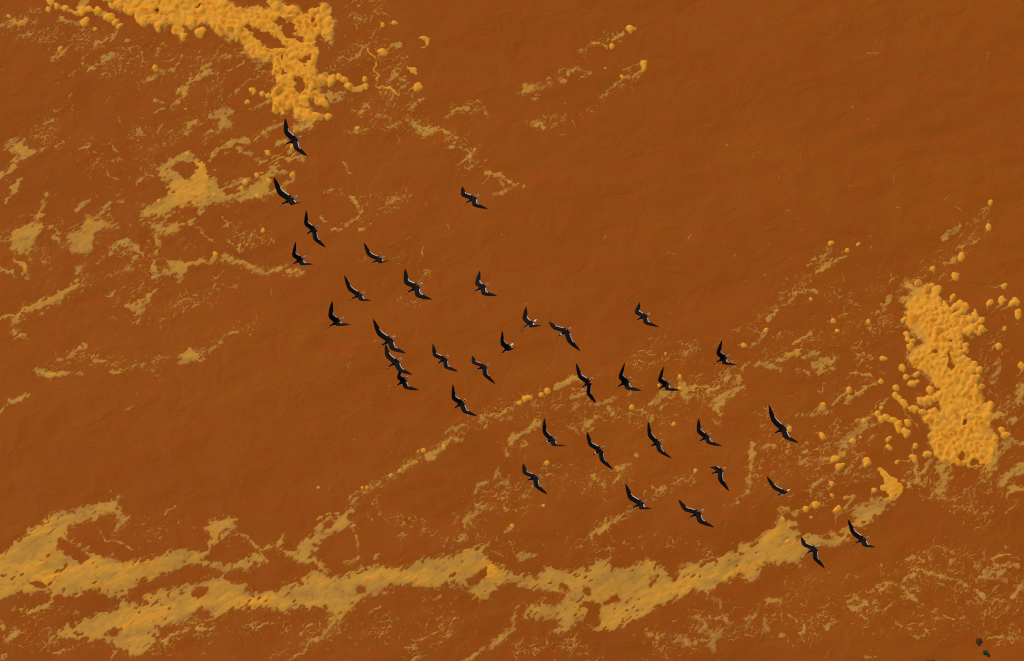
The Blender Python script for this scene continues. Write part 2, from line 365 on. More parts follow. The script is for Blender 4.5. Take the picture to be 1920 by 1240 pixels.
# wisps nobody could count: (region key, strokes)
WISPS = {
 'ul': '''17 45 5 30 42 6 45 50 4|45 70 3 60 62 3|100 107 4 110 103 5 125 95 2|154 118 2.4 158 103 2.4 172 92 2.6 188 80 3 205 70 4 222 58 1.4|168 132 3 180 125 3 192 113 4 208 107 6 222 110 3|238 75 3 250 72 4|300 92 2.4 297 102 2.4|312 80 2.4 300 88 2|232 93 1.5 262 90 1.5|267 98 1.8 268 115 1.8 275 121 1.5|280 129 2 291 128 4 300 136 2.4 312 139 2.4 325 132 2 330 122 2 340 105 1.4|278 150 4 292 147 2.5|320 200 2.4 337 178 4 350 163 5 370 148 4 387 138 7 405 133 5|330 170 2 345 160 2|410 115 2 420 110 2 432 105 2|380 125 3 395 118 3|425 133 1.4 455 112 1.6|430 180 1 470 150 1.4|288 213 2 305 202 2|295 188 2 307 190 2|226 207 1.6 226 228 2|262 245 4 272 252 3|105 205 1.6 117 209 1.4|82 230 1.4 95 226 2|100 280 3 112 270 2 123 262 2.5|150 278 2.4 163 276 2.4|205 273 5 213 280 3|255 345 1.4 275 332 1.4 290 325 1.4|205 325 1.2 220 340 1.2|345 200 2 352 205 2|470 205 2 500 195 2 520 190 1.6|575 190 1.6 585 185 1.6|120 42 3 140 44 4 150 40 3|0 48 5 15 52 4|38 40 6 50 38 5''',
 'lm': '''0 601 3 20 593 3 44 591 3|207 471 2.5 234 454 6 251 464 6 264 477 5|210 521 2.5 225 512 3 244 501 5 257 484 5|234 569 4 251 576 8 274 569 5 291 548 2.5|288 491 3 295 518 3|288 521 2.4 305 515 2.4 318 508 3|295 440 4 300 460 4 292 475 3|140 395 3 155 385 4 165 375 2|190 400 3 205 385 4 230 375 2|85 430 3 100 425 3 110 440 3|100 445 4 108 455 3|0 505 4 18 508 5 30 520 3|30 490 3 50 505 3 57 520 2|45 515 3 55 525 2|110 672 3.5 137 662 6 163 647 2.5|70 697 4 97 703 5 130 700 3 157 703 2|17 750 4 37 743 6 60 737 3|0 777 1.8 13 757 2|330 675 5 353 667 12 377 670 7|377 663 2.5 417 643 1.8 443 625 1.6|180 680 4 200 678 3|213 697 3 240 692 2.4 267 683 2|290 698 1.6 297 700 1.6|413 406 1.6 424 420 2|365 425 1.5 390 440 1.5 405 450 1.5|385 385 3 375 400 3|450 460 2 452 470 3|430 453 3 436 457 2|195 555 1.5 215 545 1.6|310 580 1.4 340 570 1.4''',
 'uc': '''1047 153 3.5 1060 149 4|1070 135 3.5 1083 130 4 1095 132 1.6|1090 97 3 1092 95 2|1110 85 1.6 1120 83 1.6 1137 88 1.6|1153 72 1.6 1170 58 1.6|1130 182 1.6 1147 163 3 1163 152 1.8 1203 130 1.4|1173 132 1.2 1200 118 1.4|1090 148 2 1105 138 1.4|1000 187 3 1006 182 3|673 217 5 683 200 5 690 205 3|762 227 2.4 780 238 4 797 247 5 820 242 2.5 840 245 2.5 853 257 2.4|787 190 4 795 183 2|770 205 1.6 780 195 2|730 240 2 750 235 3|842 280 2 870 285 2 880 297 2 862 307 2|640 297 2 652 307 1.6 650 317 1.6 657 324 2|660 370 1.8 672 385 2.8 677 397 2.4 655 417 4 647 425 2|602 407 2.4 615 415 2.4|620 433 3 635 432 3|680 432 3 686 430 2|640 250 1.6 672 246 1.8|717 105 2.4 735 88 2.4 748 80 3|745 85 5 752 82 4|740 140 5 755 150 2.5|655 120 1.6 680 95 1.6 700 75 1.4|690 70 1.6 700 55 1.4|700 25 1.4 715 10 2.4 722 2 2|620 180 7 640 182 7|750 165 3 765 158 2|655 190 2 660 188 2|655 205 1.4 668 213 1.4|705 215 3 720 220 3''',
 'ce': '''832 812 3 855 805 4.5 877 796 3|902 780 3 910 797 4|910 777 2.4 930 775 2.4 960 768 4|932 882 2.5 932 895 4.5|915 900 3.5 902 912 5 892 930 3 892 940 2.4 905 952 4 885 965 6 867 987 2.6|937 947 2 947 959 3 967 955 3|877 965 2 892 992 2|1057 722 4 1075 709 8 1088 714 5|1047 725 8 1052 728 5|1039 761 6 1048 755 3|1035 752 3 1045 770 3|1082 761 2.5 1112 758 3.5 1136 752 6 1157 749 3.5|1139 770 6 1145 775 4|1075 745 3 1090 740 3|1185 955 1.8 1162 967 2 1140 987 5.5 1125 1000 3.5|1220 912 2 1230 919 3 1245 914 2.6|1192 850 4 1196 855 3|1260 905 2 1280 900 1.6|1222 754 6 1235 743 8 1253 740 4|1279 715 6 1285 737 7 1282 746 5|1297 734 4.5 1326 728 3|1227 781 4 1222 790 3|1235 765 3 1250 758 2|1190 764 1.8 1207 765 1.6 1217 773 1.6|1390 699 3 1400 690 2.4|1489 647 2.4 1509 632 2.4 1524 623 2.4|1330 740 2 1345 725 2.4|1405 650 2 1420 635 1.8 1436 620 2|973 1043 6 985 1040 4 1003 1040 2.6|855 1015 1 870 1005 3|700 945 2 706 935 1.6 710 965 1.6|765 1000 2.4 745 1010 3|690 965 2 700 975 1.6|960 990 1.6 945 1000 2|1112 1005 3 1120 995 2''',
 'ri': '''1539 772 6 1552 770 7|1556 763 2.4 1574 743 2.4 1594 733 3|1539 772 2.4 1515 772 2.4 1489 781 2|1591 750 6 1597 745 4|1611 740 3.5 1632 722 2.6 1648 714 2.4|1594 699 2.4 1611 702 3 1632 698 2.4|1662 534 1.6 1681 520 1.6|1735 537 5 1742 534 3|1700 530 2 1735 518 1.8|1760 525 1.6 1775 510 1.6|1770 492 4 1790 483 5 1800 482 2|1770 447 2 1795 430 1.6|1798 463 1.8 1815 460 2.2 1830 450 1.6|1800 420 1.6 1805 428 1.6 1790 440 1.4|1825 405 1.6 1835 408 1.8 1850 390 1.4|1714 869 3.5 1719 885 4.5 1721 905 4|1726 887 3.5 1748 867 4|1690 900 2 1705 910 4 1715 905 3|1540 505 2 1555 495 2 1560 490 1.4|1513 500 2 1530 487 2|1530 515 2.4 1550 500 2.4 1580 485 2|1440 600 6 1450 590 5 1460 580 3|1480 562 2 1500 550 3 1530 546 1.6|1415 622 2 1436 619 2|1640 760 3 1665 745 1.4|1692 770 1.4 1720 800 1.4|1630 830 3 1640 815 3|1618 850 1.5 1600 880 1.5|1582 890 2 1600 872 1.5|1900 790 5 1890 800 3|1870 770 5 1880 780 4|1902 828 5 1920 833 5|1850 920 1.4 1860 910 1.6|1520 920 5 1545 900 2|1580 935 3 1600 930 2 1570 975 2.5|1835 730 3 1845 715 2''',
 'br': '''1720 1070 1.8 1745 1075 2.8 1770 1081 1.8 1800 1090 2.6 1812 1098 1.6|1695 1088 4 1712 1078 4|1850 1052 1.8 1870 1045 1.8 1890 1040 1.8 1910 1050 1.8|1827 1107 3 1850 1125 4.5|1900 1117 4 1910 1097 6 1925 1095 5|1590 1135 3 1602 1147 3.5 1625 1132 3|1590 1130 3 1610 1125 3|1507 1172 2.4 1505 1185 2.6 1495 1192 1.4|1547 1175 2.4 1565 1165 4.5|1680 1165 1.4 1692 1177 2|1705 1190 1.4 1715 1194 3.6|1840 1162 2.4 1850 1145 2.4|1617 1158 1.2 1630 1170 1.4|1730 1055 1.6 1722 1045 1.8|1715 1045 2.4 1705 1050 2|1770 1155 1.8 1790 1158 1.8|1645 1145 1.6 1675 1135 1.6|1480 1155 3 1490 1165 3|1465 1195 3 1480 1205 2.5|1855 1195 2 1900 1193 1.2|1625 1235 3 1635 1233 2|1440 1185 2.4 1450 1195 2|1870 1060 3 1905 1062 4|1625 1115 2 1640 1110 2''',
 'bl': '''27 1143 3.5 53 1147 4.5 83 1137 5.5 103 1127 2.6|17 1200 7 33 1183 2.6|0 1173 6 8 1180 4|0 1233 4 10 1225 2|217 1225 1.8 210 1240 1.8|135 1155 3 142 1148 2|100 1225 2 140 1212 1.6|300 1200 4 340 1185 3 400 1175 2|480 1180 2 515 1165 1.8|565 1190 2 585 1170 2|545 1240 1.8 580 1210 1.6 615 1180 2|180 990 1.4 195 1010 1.4 252 1030 1.4|305 960 1.4 330 948 2|255 985 1.4 270 978 1.4|705 1045 4 715 1043 2|745 1005 3 770 1000 2|820 1125 1.6 830 1115 2|690 1150 1.4 715 1140 1.4|760 1215 1.4 790 1200 1.6 815 1185 2|855 1160 4 865 1155 2|830 1200 2 850 1190 2|770 1240 2 785 1230 2''',
}
# zones strewn with tiny flecks: (region key, count, spread, path)
FLECKS = [
 ('ul', 420, 60, '60 60 200 110 330 130 420 170 330 260 200 300 90 250'), ('ul', 110, 22, '380 120 470 100 500 170'), ('ul', 90, 25, '20 40 60 60 110 90'),
 ('uc', 300, 34, '640 110 700 90 740 130 700 180 760 210 680 230'), ('uc', 150, 18, '700 230 780 238 850 250 890 300 860 310'), ('uc', 70, 18, '620 360 700 370 760 370 650 430'), ('uc', 60, 8, '1000 165 1070 140 1100 95 1160 60'), ('uc', 50, 8, '1120 190 1180 150 1205 125'), ('uc', 40, 14, '640 10 720 0 680 50 660 30'), ('uc', 40, 12, '980 232 1050 228 1110 205'), ('uc', 40, 20, '680 480 760 480 800 520 780 580'),
 ('lm', 330, 55, '40 430 120 500 220 540 290 560 230 460 330 440 100 440'), ('lm', 120, 14, '70 700 140 670 200 680 270 690 330 680'), ('lm', 60, 10, '340 680 440 625 480 610'), ('lm', 60, 18, '420 420 460 460 500 440'), ('lm', 70, 20, '300 600 380 560 430 530'),
 ('ce', 220, 20, '860 800 920 780 980 762 1040 760 1100 745'), ('ce', 260, 30, '870 980 900 930 960 950 1000 900 1100 900 1160 900'), ('ce', 240, 28, '1180 680 1240 670 1300 660 1260 740 1330 760 1370 690'), ('ce', 160, 14, '1100 1010 1160 970 1230 930 1300 890'), ('ce', 120, 10, '1340 650 1420 600 1480 560 1550 490'), ('ce', 110, 25, '1040 790 1120 770 1200 780 1270 800'), ('ce', 110, 22, '720 960 800 1000 900 1020 980 1040'), ('ce', 90, 12, '660 940 740 890 820 840 880 810'), ('ce', 100, 20, '1060 1020 1140 1030 1250 1020 1330 1030'),
 ('ri', 300, 40, '1440 780 1500 880 1440 900 1560 820 1600 900 1520 920'), ('ri', 170, 26, '1420 660 1500 640 1560 620 1640 700 1560 740'), ('ri', 130, 16, '1640 540 1720 515 1800 470 1850 400'), ('ri', 240, 34, '1880 620 1850 720 1890 780 1880 840 1850 900 1900 950'), ('ri', 120, 22, '1560 540 1600 590 1640 620 1680 600'), ('ri', 130, 22, '1700 880 1740 920 1800 950 1850 980'), ('ri', 60, 14, '1560 470 1510 520 1450 590'),
 ('br', 500, 42, '1480 1180 1560 1130 1660 1120 1740 1080 1800 1110 1880 1060 1900 1120 1820 1150'), ('br', 160, 26, '1380 1190 1440 1150 1500 1110 1560 1090'), ('br', 140, 30, '1620 1190 1720 1180 1820 1170 1900 1190'), ('br', 90, 18, '1700 1060 1760 1030 1820 1040'), ('br', 160, 30, '1200 1220 1280 1210 1340 1180 1290 1160'),
 ('bl', 260, 34, '20 1190 120 1160 60 1210 300 1210 400 1180 520 1170'), ('bl', 220, 40, '580 1180 640 1200 720 1170 820 1140 850 1190 760 1230'), ('bl', 160, 14, '520 1230 600 1190 640 1160'), ('bl', 90, 24, '200 980 280 1000 340 990 440 1010'), ('bl', 110, 24, '960 1220 1040 1200 1110 1230'),
 ('ce', 150, 300, '300 700 900 500 1500 900'), ('ri', 60, 160, '1700 300 1500 500'),
]

RAFT_R = '1691 534 1701 527 1714 532 1730 543 1746 554 1762 568 1775 581 1793 593 1807 595 1816 588 1824 595 1821 606 1830 611 1830 622 1821 634 1807 626 1802 623 1796 631 1802 644 1804 665 1812 676 1825 681 1830 692 1825 701 1827 717 1834 730 1843 750 1852 769 1863 773 1862 779 1857 788 1854 799 1866 810 1872 826 1872 846 1861 860 1848 876 1839 873 1825 876 1812 873 1802 867 1784 867 1766 864 1753 855 1753 840 1742 831 1748 822 1739 813 1748 803 1737 794 1732 781 1742 772 1766 776 1753 754 1737 758 1721 749 1721 740 1748 743 1762 731 1753 723 1737 710 1730 699 1714 685 1703 672 1701 660 1714 653 1730 644 1730 633 1714 626 1703 613 1701 606 1705 597 1701 588 1705 574 1699 568 1683 559 1692 554 1708 552 1705 543'
RAFT_R_H = ['1771 666 1775 664 1778 674 1788 692 1784 700 1776 684', '1802 784 1810 788 1812 796 1803 796', '1793 846 1806 846 1812 856 1800 860', '1818 862 1830 860 1836 870 1820 870', '1745 660 1752 657 1754 661 1748 663', '1782 640 1788 640 1787 646']
RAFT_R_B = '1697.6 599 6.5 1699 626 5.5 1700 635 6 1709 639 6.5 1705.5 650 7 1755 551 9 1794.6 572 11 1802.5 578 9 1810 577 6.5 1829 590 8 1824 614 6.5 1818 624 9 1823 694 7 1745 732.5 9 1726 749.5 7.5 1739 752 9 1738 855 9 1853 777.5 9.5 1747 773 7 1682 730 7 1678 744 6.5 1685 750.6 6 1695 760 8.5 1710 765 8 1718 767.5 8.5 1731 772 6 1878 807 7 1885 816 8'
RAFT_U = '185 -40 200 -6 211 7 212 15 223 20 231 17 242 25 255 28 262 33 275 48 280 41 282 39 291 47 309 56 314 50 306 38 315 42 329 54 335 64 347 77 350 70 342 60 339 48 341 41 354 50 367 47 377 38 385 45 393 48 395 54 408 67 420 66 433 77 439 70 451 71 454 82 461 95 473 109 482 105 493 115 514 119 517 128 513 134 522 139 526 148 530 161 513 164 511 170 513 179 509 190 517 202 517 209 526 213 535 208 538 201 549 199 552 208 549 217 561 224 571 225 586 230 595 222 597 217 586 205 577 198 583 190 583 183 596 183 600 193 609 193 609 186 605 179 608 174 600 168 590 167 597 164 608 154 615 142 609 138 597 147 597 133 592 128 593 119 591 114 594 101 590 93 591 83 592 68 595 63 607 64 613 76 622 79 627 73 623 58 625 44 626 33 619 19 604 9 590 13 588 25 575 26 568 25 562 16 550 16 540 20 536 9 524 1 508 -5 511 6 521 16 517 20 508 16 499 19 487 10 474 12 464 12 454 16 441 15 435 7 423 0 410 -40'
RAFT_U_H = ['520 36 530 35 540 45 550 48 552 57 557 64 568 66 571 77 563 79 555 71 540 67 531 58 524 48 514 42', '458 51 473 55 487 60 502 66 517 71 528 79 537 88 514 92 496 86 476 71', '585 32 594 34 592 48 587 48', '562 112 572 106 579 114 572 124 563 117', '527 102 537 102 535 108 530 108', '548 145 557 142 567 150 570 160 561 174 555 173 548 161', '525 126 533 128 536 139 529 139', '293 15 296 16 295 27 292 25', '311 25 317 27 316 32 311 30', '367 11 374 9 374 12 368 13']
RAFT_U_B = '222 10 9 246 24 8 271 41 9 300 49 10 345 70 8 374 62 10 398 52 8 622 152 10 606 190 7 615 216 9 473 171 6 492 176 6 504 182 6 297 59 5 590 20 9 601 36 10 617 40 9 519 12 9'
RAFT_U_F = [('k', '557 240 9 575 236 8 590 222 6'), ('k', '608 215 5 600 219 4'), ('k', '585 156 8 603 146 6 612 140 3'), ('k', '465 100 5 452 96 4 445 95 3'), ('k', '517 122 2 514 130 2 508 136 1.6 498 147 1.2')]

# loose blobs: (where, category group phrase, list of x y r)
BLOBS = [
 ('right of the upper raft', '716 47 4 739 41 5.5 721 99 7 685 148 5 783 164.5 7 669.5 240.5 4.5 889.5 282.5 2.5'),
 ('in open upper-centre water', '1184 56.5 9 1148 86 5.5 1207 121 8 1167 143 3 1135 128 2'),
 ('left of the upper raft', '17.5 31 3.8 114 91 4.5 89 19 5 94 5 6.5 160 41 9.5 179 55.5 4 291 125 5.5 462 190 5'),
 ('among the middle-left patches', '502 286 5 482.5 330 5 546.5 330.5 5.5 505 340 5 546 275 5 459 342.6 4.5 403 475.7 4 492.7 431.7 4 299.7 377.5 4 382.7 350 3.5 401 365.6 3.5 482.6 369 4.5 355.6 289.4 4 452 352 3'),
 ('along the slanting centre-left streak', '795 847 4.5 785 847 2.5 831 840.5 4.5 732.5 891 4.5 750 882.5 4 687.5 914 3.5 679 915 2.7 597 914 2.7'),
 ('between birds at centre', '976 757 5 988 749 7.5 1013 741 4.7 1025 735 6 1027.5 869 5 1019 949 3.5 960.5 985.5 4 1186 764 5 1264.5 794 4 1305 884 5 1247 664 3 1276 705.5 4 1275 728 4 1236 723 3'),
 ('above the right-hand raft', '1855 379 5 1855 424 6.5 1803 481 7.5 1748 502 5 1795 519 8.5 1786 554 6'),
 ('between right-hand raft and right edge', '1885 536 6.5 1880 562 7.5 1904 569 9 1854 569 7 1910 590 7 1883 618 4 1874 652 6 1912 688 7'),
 ('in open water left of right-hand raft', '1558 457 5 1609 458 4.5 1587 471 4.5 1520 562 3.2 1562.5 603.5 4.7 1571 620 3.8 1630 603.5 4.5 1396 648 5 1436.5 619 5'),
 ('hugging the left side of right-hand raft', '1659 673 5.5 1651 714 5 1694 692 8 1700 706.5 5.5 1717 702 6.5 1710.7 719 7 1720 715.6 3.5 1655 763 5 1701.4 795.6 7.5 1666.6 825 5.5 1669 839 6 1716.7 835.6 6.3 1711 862 8 1683 865.6 4 1642 918.6 5'),
 ('between flock and right-hand raft', '1594 731 6 1542 760 4.5 1482 807 5.5 1540 816 6 1619 789.5 5 1598 830 5.5 1566 862 7 1575 878 8 1626 867 8 1613 820 3'),
 ('above the bottom right sheet', '1528 945 8 1509 954 6 1570 957 8 1560 907 5 1559.6 928 3.5 1469 974 4 1481 986 3.5 1479 1016 4 1521 969 3'),
]
CHAINS = [
 ('short chain of yellow foam blobs left of the right-hand raft, slanting down right', '1647 774 7 1653.5 784 7 1662.6 782 7 1674 790 6.5 1683 799 7.5 1683 807 6 1695 812.5 7', []),
 ('drooping chain of yellow foam blobs at the top edge, left of the upper raft', '105 12 6 127 17 7.5 155 20 8 168 18 8 181 21 9 202 32 9 215 41 7 225 51 6', ['150 14 6 157 4 7 165 -8 7']),
 ('short yellow foam strand right of the hanging tail of the upper raft', '636 144 6 645 149 7 651 163 7 688 163 6', ['651 163 8 662 166 7 676 165 6']),
]

# ------------------------------------------------------------------ foam: one height field over the water, cut into things and their parts
GX0, GX1, GDX = -14.6, 14.6, 0.0138
GY0, GY1, GDY = -12.2, 12.6, 0.0165
NX, NY = int((GX1-GX0)/GDX), int((GY1-GY0)/GDY)
hx = GX0+np.arange(NX)*GDX
hy = GY0+np.arange(NY)*GDY
_d = (hy-CPOS[1])*CF[1]-CPOS[2]*CF[2]                       # depth of every row
PXM = FPX/_d                                                # photo units per metre on that row
PX = (960+hx[None, :]*PXM[:, None]).astype(np.float32)
PYr = 620-FPX*((hy-CPOS[1])*CU[1]-CPOS[2]*CU[2])/_d
PY = np.repeat(PYr[:, None], NX, 1).astype(np.float32)
NE = R(38)
nA = fft_noise(NY, NX, 8, 2.8, NE, 3, 0.6)
nB = fft_noise(NY, NX, 4.0, octaves=2)
nH = fft_noise(NY, NX, 5.5, 2.6, NE, 2)
nR = fft_noise(NY, NX, 4.6, 2.5, NE)
nF = fft_noise(NY, NX, 2.0, 1.1, NE)
nR2 = fft_noise(NY, NX, 4.2, 2.2, NE)
nM = fft_noise(NY, NX, 24, 14, NE, 2)
nC = fft_noise(NY, NX, 26, 9, R(24), 3)
nD = fft_noise(NY, NX, 60, 40)
WXp = PX + 2.2*fft_noise(NY, NX, 13) + 1.0*fft_noise(NY, NX, 3.5)
WYp = PY + 2.2*fft_noise(NY, NX, 13) + 1.0*fft_noise(NY, NX, 3.5)
FF = np.full((NY, NX), -9, np.float32)                      # >0 inside foam, in photo units
TH = np.zeros((NY, NX), np.float32)                         # how thick and dry the foam is
LH = np.zeros((NY, NX), np.float32)                         # height of lumps, metres
ID = np.full((NY, NX), -1, np.int32)
SH = np.zeros((NY, NX), bool)                               # belongs to a broad sheet
THINGS = []

def window(x0, y0, x1, y1, m):
    a, b = ground(x0-m, y1+m), ground(x1+m, y0-m)
    c, d = ground(x0-m, y0-m), ground(x1+m, y1+m)
    i0 = max(0, int((min(a[0], c[0])-GX0)/GDX)-1); i1 = min(NX, int((max(b[0], d[0])-GX0)/GDX)+2)
    j0 = max(0, int((a[1]-GY0)/GDY)-1); j1 = min(NY, int((b[1]-GY0)/GDY)+2)
    return (slice(j0, j1), slice(i0, i1)) if (i1 > i0 and j1 > j0) else None

def poly_sdf(pts, w):
    x, y = WXp[w], WYp[w]
    d = np.full(x.shape, 1e9, np.float32)
    ins = np.zeros(x.shape, bool)
    for (ax_, ay), (bx, by) in zip(pts, np.roll(pts, -1, 0)):
        ex, ey = bx-ax_, by-ay
        t = np.clip(((x-ax_)*ex+(y-ay)*ey)/(ex*ex+ey*ey+1e-9), 0, 1)
        d = np.minimum(d, (x-ax_-t*ex)**2+(y-ay-t*ey)**2)
        if by != ay: ins ^= ((ay > y) != (by > y)) & (x < (bx-ax_)*(y-ay)/(by-ay)+ax_)
    d = np.sqrt(d)
    return np.where(ins, d, -d)

def stroke_sdf(k, w, raw=False):
    x, y = (PX[w], PY[w]) if raw else (WXp[w], WYp[w])
    v = np.full(x.shape, -1e9, np.float32)
    for (ax_, ay, aw), (bx, by, bw) in zip(k[:-1], k[1:]):
        ex, ey = bx-ax_, by-ay
        t = np.clip(((x-ax_)*ex+(y-ay)*ey)/(ex*ex+ey*ey+1e-9), 0, 1)
        v = np.maximum(v, aw+(bw-aw)*t-np.sqrt((x-ax_-t*ex)**2+(y-ay-t*ey)**2))
    return v

def put(v, th, w, gid):
    f = FF[w]
    m = v > f
    f[m] = v[m]
    ID[w][m] = gid
    t = TH[w]
    mm = v > 0
    t[mm] = np.maximum(t[mm], np.broadcast_to(th, v.shape)[mm])

STY = {'film': (1.0, 0.95, 0.22), 'lacy': (1.0, 0.25, 0.14), 'thick': (0.35, 4.0, 0.60), 'wisp': (0.9, 0.45, 0.20)}

def lay(kind, pts, style, gid, th0=None):
    """lay one outlined or stroked piece of foam, with ragged edges and a lace of holes"""
    rag, hole, th = STY[style]
    if th0 is not None: th = th0
    if kind == 'p' and np.ptp(pts[:, 0]) < 180: hole += 0.5
    mw = 10 if kind == 'p' else float(pts[:, 2].max())
    w = window(pts[:, 0].min(), pts[:, 1].min(), pts[:, 0].max(), pts[:, 1].max(), mw+14)
    if w is None: return
    s = poly_sdf(pts, w) if kind == 'p' else stroke_sdf(pts, w)
    amp = rag*min(3.6, 0.42*mw)
    e = s+amp*(0.75*nA[w]+0.55*nB[w])+min(0.9, 0.2*mw)*rag*nF[w]
    cap = 5.0
    v = np.minimum(e, cap)
    t = hole+(0.05 if mw >= 10 else 0.075)*np.clip(s, 0, 16)
    t = t+0.25+0.55*nM[w]
    cut = min(9.0, 2.2+1.4*mw)
    v = v-cut*np.clip(nH[w]+0.25*nF[w]-t, 0, 1.4)
    if style in ('lacy', 'wisp'):
        thread = np.minimum((0.34-np.abs(nR[w]))*5, s+(3.5 if style == 'lacy' else 1.8))
        v = np.maximum(v, thread)
    elif style == 'film':
        fr = np.minimum((0.27-np.abs(nR[w]))*5, np.minimum(s+4.5, 3.0-s*0.3))
        v = np.maximum(v, np.where(nD[w] > -0.6, fr, -9))
    if style in ('film', 'lacy'): SH[w] |= (v > 0) & (v >= FF[w])
    put(v, th+0.10*np.clip(s/12, 0, 1)+(0.12 if style == 'thick' else 0.08)*nC[w]+0.03*nB[w], w, gid)

def hollow(pts, deep=False):
    w = window(pts[:, 0].min(), pts[:, 1].min(), pts[:, 0].max(), pts[:, 1].max(), 12)
    if w is None: return
    s = poly_sdf(pts, w)
    FF[w] = np.minimum(FF[w], -(s+1.6*(nA[w]*0.7+nB[w]*0.6))+np.clip((0.27-np.abs(nR[w]))*11, 0, 9)*(s > 2.5))
    if deep: LH[w] *= np.clip(0.4-(s+1.2*nB[w])/2.5, 0, 1)

def richen(k):
    w = window(k[:, 0].min(), k[:, 1].min(), k[:, 0].max(), k[:, 1].max(), 60)
    if w is None: return
    s = stroke_sdf(k, w)+5*nC[w]+1.5*nA[w]
    TH[w] += 0.17*np.clip(s/26+0.5, 0, 1)*(FF[w] > 0)

def lump(x, y, r, gid, rise=0.5, asp=None, ang=None, rich=0.24):
    asp = asp if asp is not None else random.uniform(0.86, 1.18)
    ang = ang if ang is not None else random.uniform(0, math.pi)
    w = window(x-r, y-r, x+r, y+r, r*0.5+6)
    if w is None: return
    k = min(1.0, r/9)
    dx = PX[w]+(WXp[w]-PX[w])*k-x; dy = PY[w]+(WYp[w]-PY[w])*k-y
    u = (dx*math.cos(ang)+dy*math.sin(ang))/(r*asp)
    q = (-dx*math.sin(ang)+dy*math.cos(ang))/(r/asp)
    d = u*u+q*q+0.05*nB[w]+0.05*nA[w]*(r > 5)
    h = np.where(d < 1, r*0.0135*rise*np.clip(1-d, 0, 1)**0.68, 0).astype(np.float32)
    m = h > LH[w]
    LH[w][m] = h[m]
    ID[w][m] = gid
    f = FF[w]
    v = r*(1-np.sqrt(np.clip(d, 0, None)))
    m2 = v > f
    f[m2] = v[m2]
    ID[w][m2 & ~(LH[w] > 0) & (v > -2)] = gid
    t = TH[w]
    tt = (0.58+rich*np.clip(1-d, 0, 1)).astype(np.float32)
    t[m] = tt[m]

def thing(name, label, cat, group=None, kind=None, parent=None):
    THINGS.append(dict(name=name, label=label, cat=cat, group=group, kind=kind, parent=parent, empty=False))
    return len(THINGS)-1

# flecks and wisps first (they lie lowest), then patches and sheets, then rafts and blobs
WISP_LABEL = {'ul': 'scattered thin foam wisps and flecks over the upper left water', 'lm': 'scattered thin foam wisps and flecks over the middle left water',
 'uc': 'scattered thin foam wisps and flecks over the upper centre water', 'ce': 'scattered thin foam wisps and flecks under the flock',
 'ri': 'scattered thin foam wisps and flecks around the right-hand raft', 'br': 'fine foam wisps and flecks over the lower right water',
 'bl': 'fine foam wisps and flecks along the bottom left and centre'}
wid = {k: thing('foam_wisps', v, 'foam', kind='stuff') for k, v in WISP_LABEL.items()}
for key, n, spread, path in FLECKS:
    p = P(path)
    for _ in range(n):
        a = random.random()*(len(p)-1); i = int(a); a -= i
        c = p[i]*(1-a)+p[i+1]*a
        x = c[0]+random.gauss(0, spread*0.6); y = c[1]+random.gauss(0, spread*0.6)
        if not (-40 < x < 1960 and -40 < y < 1280): continue
        L = min(18, 2.0+random.expovariate(1/3.8)); wd = random.uniform(0.35, 0.85)+0.02*L
        an = -NE+random.gauss(0, 0.55)
        k = [(x, y, wd*0.5)]
        for s in range(2 if L < 7 else 3):
            x += math.cos(an)*L/2; y += math.sin(an)*L/2; an += random.gauss(0, 0.45)
            k.append((x, y, wd*(1 if s == 0 else 0.5)))
        k = np.array(k)
        w = window(k[:, 0].min(), k[:, 1].min(), k[:, 0].max(), k[:, 1].max(), 5)
        if w: put(stroke_sdf(k, w)+0.25*nB[w], random.uniform(0.14, 0.32), w, wid[key])
for key, n, spread, path in FLECKS:
    if spread > 100: continue
    k = np.column_stack([P(path), np.full(len(P(path)), spread*0.95)])
    w = window(k[:, 0].min(), k[:, 1].min(), k[:, 0].max(), k[:, 1].max(), spread+6)
    if w is None: continue
    s = stroke_sdf(k, w)
    dens = np.clip(n/(spread*60), 0.1, 0.6)*(0.75 if key == 'br' else 0.9)
    m = np.minimum(s/spread*1.2, 1)+0.75*nM[w]-(1.05-1.1*dens)
    v = np.minimum((0.17+0.13*np.clip(m, 0, 1)-np.abs(nR2[w]))*4.5, m*6)-0.35*np.clip(nB[w], 0, 2)
    put(np.where(s > -2, v, -9), 0.20+0.05*nA[w], w, wid[key])
for key, s in WISPS.items():
    for st in s.split('|'):
        lay('k', K(st), 'wisp', wid[key])
for name, label, style, prims in PATCHES:
    g = thing(name, label, 'foam')
    for k, s in prims:
        if k in 'pk': lay(k, P(s) if k == 'p' else K(s), style, g)
    for k, s in prims:
        if k == 'h': hollow(P(s))
    for k, s in prims:
        if k == 'y': richen(K(s))

